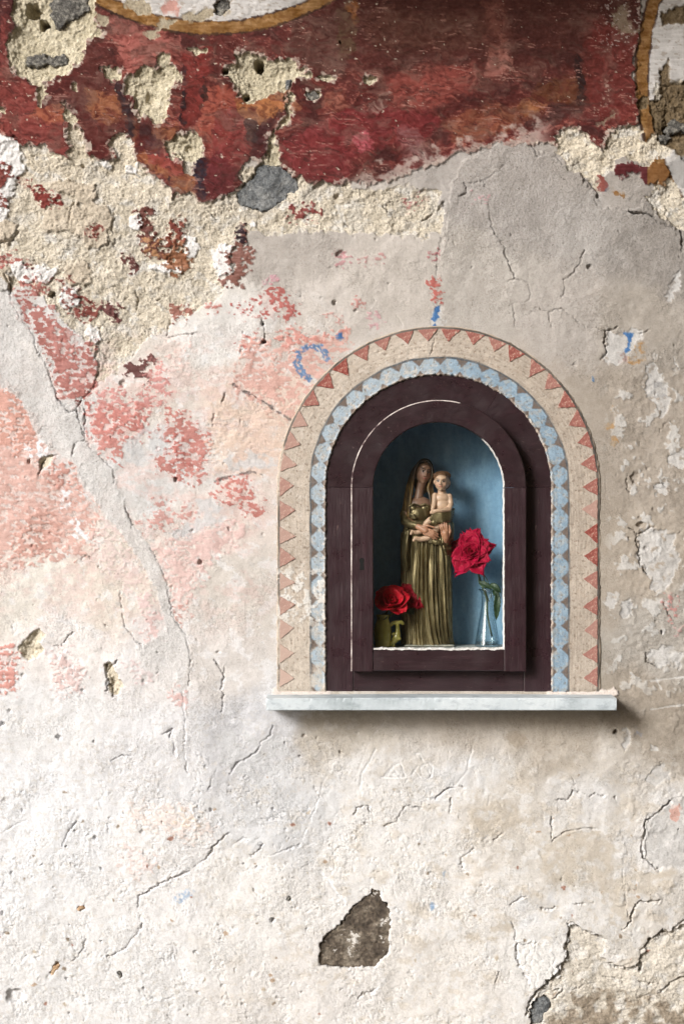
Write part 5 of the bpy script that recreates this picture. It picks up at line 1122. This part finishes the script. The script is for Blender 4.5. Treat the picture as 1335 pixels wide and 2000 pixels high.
def skirt(name, cxf, hwf, hdf, y0, y1, npl, amp, a0=0.0, a1=2 * math.pi, ny=110, na=420, seed=3, mt=None, thick=None):
    ys_ = np.linspace(y0, y1, ny)[:, None]; full = a1 - a0 > 6.2
    th = np.linspace(a0, a1, na, endpoint=not full)[None]
    v = (ys_ - y0) / (y1 - y0)
    tw = th + .05 * np.sin(th * 3 + seed) + .10 * v * np.cos(th + .6) + .16 * v ** 6
    jit = fbm(tw * 2.2 + seed, v * .6 + 0 * th, 2, seed)
    ph = tw * npl / (2 * np.pi) + 1.3 * jit
    f = ph - np.floor(ph); pl = np.abs(f - .5) * 2; pl = pl ** .8                     # sharp grooves, rounded ridges
    big = fbm(tw * 1.3 + 9, v * .8 + 0 * th, 2, seed + 4)
    ridge = amp * (.35 + .65 * ss(0, .12, v)) * (pl - .5 + .55 * big)
    hem = 1 + .03 * v ** 4 + .05 * ss(.94, 1.0, v)
    hw, hd = hwf(v), hdf(v); cx = cxf(v)
    x = cx + (hw * hem + ridge * np.abs(np.cos(th)) * .6 + ridge * .4 ) * np.cos(th); d = (hd * hem + ridge) * -np.sin(th)
    k = (CAM_D + YS) / CAM_D
    Pp = np.stack([(x - 667.5) / 1000 * k, YS + d / 1000, CAM_Z + (1000 - (ys_ + 0 * th + 1.5 * np.sin(th * npl / 2) * v ** 8)) / 1000 * k], -1)
    o = link(name, grid_mesh(name, Pp, None, None, None, wrap_u=full), mt or GOLD); keep(o, statue)
    if thick: sm = o.modifiers.new('s', 'SOLIDIFY'); sm.thickness = thick; sm.offset = 0
    return o
skirt('skirt', lambda v: 833.5 + 1.5 * v, lambda v: 43.0 + 2.5 * v, lambda v: 27 + 5 * v, 1046, 1259, 27, 6.6)
# mantle behind, open at the front: smooth edge on the right, folds on the left
skirt('mantle', lambda v: 833 + 1.0 * v, lambda v: 49 - 2.5 * ss(.75, 1, v) - 12 * ss(.22, 0, v), lambda v: 33 - 5 * ss(.25, 0, v) + 0 * v, 1000, 1256, 13, 2.6, math.radians(148), math.radians(396), ny=80, na=260, seed=8, thick=.0016)
bm = Lump()                                                       # gathered cloth at both hips
for i in range(5): limb(bm, [(mm(797 - i * 3.2, 1036 + i * 1.6, -26 + i * 5), 2.4), (mm(793 - i * 2.4, 1060 + i * 2, -30 + i * 5), 3.2), (mm(791 - i * 1.6, 1088 + 5 * i, -28 + i * 5), 2.8), (mm(796 - i * 2.4, 1112 + 4 * i, -25 + i * 4), 1.5)])
keep(link('hip_drapery', fuse('hip_drapery', bm, .9, 2), GOLD), statue); bm = Lump()
for i in range(4): limb(bm, [(mm(862 + i * 4, 1058, -32 + i * 3), 3.0), (mm(866 + i * 3.6, 1072, -34 + i * 3), 3.6), (mm(870 + i * 2.4, 1083 - i, -32 + i * 3), 2.6)])
keep(link('hip_drapery', fuse('hip_drapery', bm, .9, 2), GOLD), statue)

# --- hair: crown painted dark for its shadow, and long gold-streaked falls on both sides
bm = Lump()
rotw = Matrix.Rotation(math.radians(12), 3, 'Y')
ball(bm, mm(827, 919, 4), (19.5, 19, 25), rotw); ball(bm, mm(824, 944, 9), (17, 12, 22))
def sm_path(p, n=12):
    out = []
    for i in range(n + 1):
        t_ = i / n * (len(p) - 1); k = min(int(t_), len(p) - 2); u = t_ - k; p0 = p[max(k - 1, 0)]; p1 = p[k]; p2 = p[k + 1]; p3 = p[min(k + 2, len(p) - 1)]
        out.append(tuple(.5 * ((2 * b_) + (c_ - a_) * u + (2 * a_ - 5 * b_ + 4 * c_ - d_) * u * u + (-a_ + 3 * b_ - 3 * c_ + d_) * u ** 3) for a_, b_, c_, d_ in zip(p0, p1, p2, p3)))
    return out
for i in range(6):
    q = i * 2.6
    pth_ = sm_path([(831 - i * .6, 899.5 + .2 * i, -17 + i * 1.5), (814 - q * .35, 907 + i, -20 + i * 3), (806.5 - q * .5, 932, -17 + i * 3), (803 - q * .75, 958, -13 + i * 2), (800 - q * .9, 984, -15 + i * 2), (797.5 - q * .9, 1008 + i, -18 + i * 3)])
    limb(bm, [(mm(*p), 2.6 if 0 < j < len(pth_) - 1 else 1.4) for j, p in enumerate(pth_)])
for i in range(5):
    q = i * 2.2
    pth_ = sm_path([(832 + i * .6, 899.5 + .2 * i, -17 + i * 1.5), (842 + q * .25, 911 + i, -16 + i * 3), (842.5 + q * .3, 930, -15 + i * 3), (835 + q * .9, 952, -10 + i * 2), (838 + q * .9, 968, -14 + i * 2), (841 + q * .6, 986, -17 + i * 2)])
    limb(bm, [(mm(*p), 2.3 if 0 < j < len(pth_) - 1 else 1.3) for j, p in enumerate(pth_)])
me = fuse('hair', bm, .8, 1); co = coords(me); px, py = topx(co)
g = ss(905, 955, py); st_ = fbm(px / 2.2, py / 30, 2, 51); col = np.array((40, 30, 25), np.float32) + (g * np.clip(.75 + 1.6 * st_, .1, 1.4))[:, None] * np.array((94, 76, 40), np.float32); paint(me, col); keep(link('hair', me, HAIRM), statue)

# --- the child: one body, with painted cap of hair and a gold wrap
bm = Lump()
CC = mm(861, 943, -22); at_c = face(bm, CC, 15.2, 17.5, math.radians(4), math.radians(-12))
limb(bm, [(mm(861, 957, -19), 8), (mm(862, 964, -18), 9)]); ball(bm, mm(862, 974, -18), (17, 12, 13)); ball(bm, mm(863, 988, -19), (17, 13, 15)); ball(bm, mm(862, 1006, -20), (17, 14, 14))
limb(bm, [(mm(876, 970, -20), 6.2), (mm(878.5, 984, -24), 5.6), (mm(875, 995, -31), 5.0), (mm(860, 997, -38), 4.4), (mm(849, 998, -39), 3.9), (mm(844, 999, -38), 3.6)])
for i in range(4): limb(bm, [(mm(846, 996 + i * 1.9, -39), 1.9), (mm(841, 997 + i * 1.8, -40), 1.6), (mm(838.5, 999 + i * 1.2, -37), 1.3)])
limb(bm, [(mm(848, 968, -20), 6), (mm(846, 985, -28), 5), (mm(843, 994, -32), 4.2)])
limb(bm, [(mm(858, 1010, -28), 10), (mm(838, 1016, -36), 7), (mm(830, 1022, -37), 5.6), (mm(824, 1036, -33), 5.2), (mm(812, 1040, -34), 4.2), (mm(803, 1038, -37), 3.6), (mm(801, 1042, -40), 3.0)])
limb(bm, [(mm(860, 1014, -24), 9), (mm(846, 1040, -36), 7), (mm(834, 1050, -36), 6.2), (mm(820, 1053, -35), 5.2), (mm(810, 1051, -37), 4.2), (mm(806, 1055, -39), 3.0)])
me = fuse('child', bm, .75, 3); co = coords(me); px, py = topx(co)
col = np.tile(np.array((198, 164, 138), np.float32), (len(co), 1)); paint_face(px, py, co, at_c, 15.2, col, (196, 128, 112), (92, 62, 48))
paint(me, col); keep(link('child', me, SKIN), statue)
bm = Lump(); ball(bm, mm(862.5, 937, -13), (16.4, 17, 16.0)); ball(bm, mm(864, 944, -9), (15.8, 14, 14)); ball(bm, mm(861.5, 930.5, -19), (12.6, 12.5, 8.6))
for i in range(22):
    a = -1.75 + i * .167; limb(bm, [(mm(861 + 13.2 * math.sin(a), 934.5 - 6.5 * math.cos(a), -27 + 6.5 * abs(a)), 1.7), (mm(862 + 15.6 * math.sin(a), 930 - 7.0 * math.cos(a), -19 + 3 * abs(a)), 2.4), (mm(862.5 + 12.5 * math.sin(a), 926 - 4.0 * math.cos(a), -10), 2.4)])
me = fuse('child_hair', bm, .8, 1); co = coords(me); px, py = topx(co); paint(me, np.array((104, 74, 52), np.float32) + (30 * fbm(px / 4, py / 4, 2, 5))[:, None]); keep(link('child_hair', me, HAIRM), statue)
bm = Lump()
for i in range(5): limb(bm, [(mm(846 - i * 2, 1001 + i * 3.4, -36 - i), 3.4), (mm(860, 1004 + i * 3.6, -38 - i), 3.8), (mm(876, 1000 + i * 4, -30), 3.6), (mm(884 - i, 995 + i * 5, -16), 3.0)])
ball(bm, mm(860, 1014, -26), (20, 15, 14)); ball(bm, mm(846, 1020, -36), (9, 9, 8)); ball(bm, mm(868, 1030, -26), (13, 12, 18))
keep(link('child_wrap', fuse('child_wrap', bm, .9, 2), GOLD), statue)
# --- plinth
PL = simple('plinth_plaster', [(.3, L(128, 124, 112)), (.6, L(162, 158, 146))], 40, .7, .3)
me = bpy.data.meshes.new('plinth'); bm = bmesh.new(); bmesh.ops.create_cube(bm, size=1)
a_, b2 = mm(788, 1258), mm(885, 1258)
for v_ in bm.verts: v_.co = ((a_.x + b2.x) / 2 + v_.co.x * (b2.x - a_.x), YS + v_.co.y * .076, fz_ + .0008 + (v_.co.z + .5) * (a_.z - fz_))
bmesh.ops.bevel(bm, geom=bm.edges, offset=.0025, segments=3, affect='EDGES'); bm.to_mesh(me); bm.free(); keep(link('plinth', me, PL, None, False), statue)

# ------------------------------------------------------------------ roses
def petal_mesh(name, Ln, Wd, a0, a1, cup, point, ruff, seed, nu=15, nv=13, rb=.1):
    """petal from the heart outwards: a0/a1 lean from the axis at base and tip, cup = sideways curl"""
    u = np.linspace(-1, 1, nu)[None]; v = np.linspace(0, 1, nv)[:, None]
    lean = a0 + (a1 - a0) * v ** 1.4
    dv = Ln / (nv - 1); rad = np.concatenate([[0], np.cumsum(np.sin(lean[:-1, 0]) * dv)])[:, None] + rb * Ln; hgt = np.concatenate([[0], np.cumsum(np.cos(lean[:-1, 0]) * dv)])[:, None]
    wprof = Wd * (np.sin(np.pi * np.clip(v * .80 + .10, 0, 1)) ** .75) * (1 - point * ss(.62, 1.0, v) * .92)
    wob = ruff * (gn(u * 2.2 + seed * 3.1, v * 2.0 + seed, 7 + seed % 9))
    off = u * wprof; curl = cup * (off ** 2) / (Wd + 1e-6)
    edge = ruff * .8 * np.abs(u) ** 3 * v * np.sin(seed * 1.7 + u * 4)
    r_ = rad - curl * np.cos(lean) + (wob + edge) * Ln * .5 * v; h_ = hgt + curl * np.sin(lean) * .9 + wob * Ln * .22 * v
    return grid_mesh(name, np.stack([off + 0 * v, -r_ + 0 * u, h_ + 0 * u], -1))
def rose_mat(name, a, b_, c):
    m, N, Lk, b = mat(name); t = noise_node(N, Lk, 60, 5, .6); r = ramp(N, Lk, t.outputs['Fac'], [(.3, a), (.5, b_), (.7, c)]); Lk.new(r.outputs[0], b.inputs['Base Color'])
    b.inputs['Roughness'].default_value = .62; b.inputs['Specular IOR Level'].default_value = .25
    tl = N.new('ShaderNodeBsdfTranslucent'); Lk.new(r.outputs[0], tl.inputs['Color']); mx = N.new('ShaderNodeMixShader'); mx.inputs[0].default_value = .22
    Lk.new(b.outputs[0], mx.inputs[1]); Lk.new(tl.outputs[0], mx.inputs[2]); Lk.new(mx.outputs[0], N['Material Output'].inputs[0])
    t2 = noise_node(N, Lk, 180, 3, .6, stretch=(1, 1, .3)); bump(N, Lk, b, t2.outputs['Fac'], .2, .0006); return m
def rose(name, center, axis, R, rings, mt, seed, label, roll=0.0, group=None):
    root = empty(name, center); tag(root, label, 'rose', group)
    q = axis.normalized().to_track_quat('Z', 'Y').to_matrix().to_4x4(); rr = random.Random(seed); k = 0
    for (n, Ln, Wd, a0, a1, cup, point, ruff) in rings:
        for i in range(n):
            k += 1; a = roll + i * 2 * math.pi / n + k * .35 + rr.uniform(-.15, .15); s_ = rr.uniform(.9, 1.1)
            me = petal_mesh('petal', Ln * R * s_, Wd * R * s_, math.radians(a0 + rr.uniform(-5, 5)), math.radians(a1 + rr.uniform(-10, 10)), cup, point * rr.uniform(.3, 1.1), ruff, seed * 7 + k)
            o = link('petal', me, mt, root); o.matrix_local = q @ Matrix.Rotation(a, 4, 'Z') @ Matrix.Translation((0, 0, -R * .25))
            sm = o.modifiers.new('s', 'SOLIDIFY'); sm.thickness = .0005
    return root, q
ROSE1 = rose_mat('crimson_petal', L(136, 0, 34), L(172, 0, 50), L(196, 10, 68))
ROSE2 = rose_mat('scarlet_petal', L(164, 8, 26), L(202, 16, 40), L(220, 52, 66))
ROSE3 = rose_mat('dark_red_petal', L(120, 4, 22), L(150, 6, 32), L(176, 20, 48))
LEAF = simple('rose_leaf', [(.3, L(30, 48, 30)), (.55, L(46, 68, 42)), (.75, L(70, 92, 62))], 70, .5, .4, .0006)
STEM = simple('rose_stem', [(.3, L(46, 62, 36)), (.7, L(84, 98, 58))], 60, .55, .3)
OPEN = [(3, .36, .15, 4, 16, 1.0, 0, .08), (4, .46, .22, 10, 36, .9, .1, .16), (6, .56, .27, 22, 60, .75, .2, .26), (7, .70, .34, 34, 84, .6, .4, .32), (8, .86, .38, 48, 100, .5, .8, .34), (7, 1.0, .42, 62, 112, .42, 1.0, .30)]
rose_r, q1 = rose('open_rose', mm(921, 1077, 0, .045), Vector((-.30, -.86, .26)), .0465, OPEN, ROSE1, 5, 'large open crimson rose in the clear glass vase on the right', .5)
CUPPED = [(3, .50, .20, 4, 10, .9, 0, .06), (4, .62, .36, 12, 24, .9, 0, .08), (4, .84, .56, 26, 48, .8, 0, .10), (5, .98, .66, 44, 88, .6, 0, .14)]
rose_a, q2 = rose('cupped_rose', mm(762, 1177, 0, .03), Vector((.16, -.74, .66)), .0395, CUPPED, ROSE2, 9, 'scarlet cupped rose in front at the lower left, over the olive jug', .9)
rose_b, q3 = rose('dark_rose', mm(799, 1169, 0, .046), Vector((.30, -.72, .45)), .0330, OPEN[:5] + [(6, .92, .5, 52, 92, .5, .3, .16)], ROSE3, 13, 'dark red rose behind the scarlet one, in front of the gown', .2)
def tube(name, path, r, mt, parent, n=8):
    pts_ = path; v = []; f = []
    for i, (p, rad) in enumerate(pts_):
        tdir = (pts_[min(i + 1, len(pts_) - 1)][0] - pts_[max(i - 1, 0)][0]).normalized(); s1 = tdir.cross(Vector((0, 1, .01))).normalized(); s2 = tdir.cross(s1)
        for k in range(n): a = 2 * math.pi * k / n; v.append(p + (s1 * math.cos(a) + s2 * math.sin(a)) * rad)
    for i in range(len(pts_) - 1):
        for k in range(n): f.append((i * n + k, i * n + (k + 1) % n, (i + 1) * n + (k + 1) % n, (i + 1) * n + k))
    f += [tuple(range(n)), tuple(range((len(pts_) - 1) * n, len(pts_) * n))]
    o = link(name, pymesh(name, v, f), mt); keep(o, parent); return o
def bez(pts_, n=18): return [Vector(p) for p in sm_path([tuple(p) for p in pts_], n)]
V1 = .058
def stem(parent, pts_, r0, r1):
    pp = bez(pts_); return tube('stem', [(p, r0 + (r1 - r0) * i / (len(pp) - 1)) for i, p in enumerate(pp)], 0, STEM, parent)
stem(rose_r, [mm(921, 1086, 0, .062), mm(930, 1112, 0, .066), mm(935, 1126, 0, .064), mm(941, 1146, 0, V1), mm(950, 1170, 0, V1), mm(951, 1200, 0, V1), mm(960, 1243, 0, V1)], .0022, .0016)
stem(rose_r, [mm(934, 1118, 0, .062), mm(943, 1122, 0, .06), mm(946, 1148, 0, V1), mm(954, 1175, 0, V1 + .004)], .0012, .0010)
stem(rose_r, [mm(944, 1122, 0, .06), mm(952, 1136, 0, .058), mm(957, 1152, 0, .056), mm(958, 1168, 0, .056)], .0009, .0007)
stem(rose_r, [mm(930, 1112, 0, .062), mm(934, 1128, 0, .058), mm(935, 1137, 0, .055), mm(943, 1141, 0, .053)], .0013, .0009)
def leaf(parent, base, tip, wid, bend, seed, name='leaf'):
    nu, nv = 9, 15; u = np.linspace(-1, 1, nu)[None]; v = np.linspace(0, 1, nv)[:, None]
    d = tip - base; L_ = d.length; dn = d.normalized(); sd = dn.cross(Vector((0, -1, .25))).normalized(); nn = sd.cross(dn)
    w = wid * np.sin(np.pi * v ** .8) ** .8 * (1 + .10 * np.sign(np.sin(v * 40)) * np.abs(u) ** 4)
    off = u * w; lift = bend * L_ * np.sin(np.pi * v) + .35 * np.abs(off) + .0008 * gn(u * 2 + seed, v * 3, seed)
    b3 = np.array(base); Pp = b3 + v[..., None] * L_ * np.array(dn) + off[..., None] * np.array(sd) + lift[..., None] * np.array(nn)
    o = link(name, grid_mesh(name, Pp), LEAF); keep(o, parent); sm = o.modifiers.new('s', 'SOLIDIFY'); sm.thickness = .0005; return o
leaf(rose_r, mm(934, 1137, 0, .056), mm(960, 1150, 0, .048), .0062, .10, 3); leaf(rose_r, mm(956, 1140, 0, .052), mm(978, 1158, 0, .044), .0068, .14, 5)
leaf(rose_r, mm(971, 1154, 0, .046), mm(968, 1212, 0, .050), .0068, .08, 7); leaf(rose_r, mm(962, 1152, 0, .05), mm(974, 1172, 0, .044), .005, .1, 9)
for rt, c_, tgt in ((rose_a, (762, 1186, .036), (750, 1232, .036)), (rose_b, (801, 1180, .05), (757, 1230, .038))):
    stem(rt, [mm(c_[0], c_[1], 0, c_[2]), mm((c_[0] + tgt[0]) / 2 - 2, (c_[1] + tgt[1]) / 2 - 12, 0, (c_[2] + tgt[2]) / 2), mm(tgt[0] + 1, 1206, 0, tgt[2]), mm(tgt[0], tgt[1], 0, tgt[2])], .0018, .0015)
leaf(rose_b, mm(790, 1192, 0, .052), mm(812, 1198, 0, .05), .006, .1, 11); leaf(rose_a, mm(757, 1200, 0, .03), mm(738, 1212, 0, .028), .006, .1, 12)

# ------------------------------------------------------------------ vases
def lathe(name, prof, c, mt, n=48, parent=None):
    v = []; f = []
    for (rad, z) in prof:
        for k in range(n): a = 2 * math.pi * k / n; v.append((rad * math.cos(a), rad * math.sin(a), z))
    for i in range(len(prof) - 1):
        for k in range(n): f.append((i * n + k, i * n + (k + 1) % n, (i + 1) * n + (k + 1) % n, (i + 1) * n + k))
    o = link(name, pymesh(name, v, f), mt)
    if parent is not None: o.parent = parent
    else: o.location = c
    return o
GV, N, Lk, b = mat('vase_glass'); N.remove(b)
tr = N.new('ShaderNodeBsdfTransparent'); lw_ = N.new('ShaderNodeLayerWeight'); lw_.inputs['Blend'].default_value = .5
r = ramp(N, Lk, lw_.outputs['Facing'], [(.0, (.97, .985, .985, 1)), (.62, (.88, .92, .93, 1)), (.90, (.42, .50, .52, 1)), (1.0, (.18, .24, .26, 1))]); Lk.new(r.outputs[0], tr.inputs[0])
gl = N.new('ShaderNodeBsdfGlossy'); gl.inputs['Roughness'].default_value = .06; gl.inputs['Color'].default_value = (1, 1, 1, 1)
pw = N.new('ShaderNodeMath'); pw.operation = 'POWER'; pw.inputs[1].default_value = 2.6; Lk.new(lw_.outputs['Facing'], pw.inputs[0]); ma = N.new('ShaderNodeMath'); ma.operation = 'MULTIPLY_ADD'; ma.inputs[1].default_value = .75; ma.inputs[2].default_value = .08; Lk.new(pw.outputs[0], ma.inputs[0])
mx = N.new('ShaderNodeMixShader'); Lk.new(ma.outputs[0], mx.inputs[0]); Lk.new(tr.outputs[0], mx.inputs[1]); Lk.new(gl.outputs[0], mx.inputs[2]); Lk.new(mx.outputs[0], N['Material Output'].inputs[0])
kz = (CAM_D + V1) / CAM_D; base_v = mm(951, 1265, 0, V1); base_v.z = fz_ + .0012
vase = empty('glass_vase', base_v); tag(vase, 'slim clear glass vase with a flared foot in the right corner of the niche', 'vase')
def ph_(y): return (mm(951, y, 0, V1).z - base_v.z)
pr = [(.0002, 0), (.024, 0), (.0255, .0012), (.0252, .003), (.0225, ph_(1245)), (.0185, ph_(1222)), (.0145, ph_(1200)), (.0125, ph_(1186)), (.0118, ph_(1170)), (.0122, ph_(1160)), (.0140, ph_(1155)), (.0170, ph_(1151.5)), (.0176, ph_(1150.5))]
lathe('vase_body', [(r_, z) for r_, z in pr] + [(max(r_ - .0013, .0001), z + (.004 if i < 3 else 0)) for i, (r_, z) in reversed(list(enumerate(pr)))], None, GV, 56, vase)
rim = [(.0168 + .0011 * math.cos(a), ph_(1150.8) + .0011 * math.sin(a)) for a in np.linspace(0, 2 * math.pi, 11)]; lathe('rim', rim, None, GV, 56, vase)
OLIVE = simple('olive_glaze', [(.3, L(150, 140, 66)), (.55, L(178, 168, 90)), (.75, L(198, 188, 116))], 45, .22, .25, .0008, spec=.6)
VJ = .036; bj = mm(747, 1264, 0, VJ); bj.z = fz_ + .0008
jug = empty('ceramic_jug', bj); tag(jug, 'small olive glazed ceramic jug with a lumpy moulded handle in the left corner', 'jug')
def pj_(y): return mm(747, y, 0, VJ).z - bj.z
prj = [(.0005, 0), (.0150, 0), (.0158, .002), (.0150, pj_(1258)), (.0165, pj_(1245)), (.0172, pj_(1232)), (.0155, pj_(1220)), (.0120, pj_(1211)), (.0112, pj_(1206)), (.0130, pj_(1202)), (.0134, pj_(1200.5)), (.0120, pj_(1201)), (.0102, pj_(1207)), (.0105, pj_(1214)), (.0002, pj_(1230))]
lathe('jug_body', prj, None, OLIVE, 44, jug)
bm = Lump()
limb(bm, [(mm(760, 1224, 0, VJ), 3.4), (mm(766, 1217, 0, VJ), 3.6), (mm(775, 1216, 0, VJ), 4.2), (mm(783, 1215, 0, VJ), 3.8), (mm(786, 1218, 0, VJ), 2.8)])
limb(bm, [(mm(775, 1217, 0, VJ), 4.0), (mm(776, 1228, 0, VJ), 4.2), (mm(776, 1237, 0, VJ), 5.6), (mm(774, 1245, 0, VJ), 7.6), (mm(769, 1252, 0, VJ), 5.6), (mm(765, 1258, 0, VJ), 4.2), (mm(768, 1262, 0, VJ), 3.4)])
ball(bm, mm(768, 1238, -4, VJ), 3.6); ball(bm, mm(779, 1247, -3, VJ), 4.0); limb(bm, [(mm(760, 1256, 0, VJ), 4), (mm(766, 1257, 0, VJ), 4)])
keep(link('handle', fuse('handle', bm, .8, 2), OLIVE), jug)
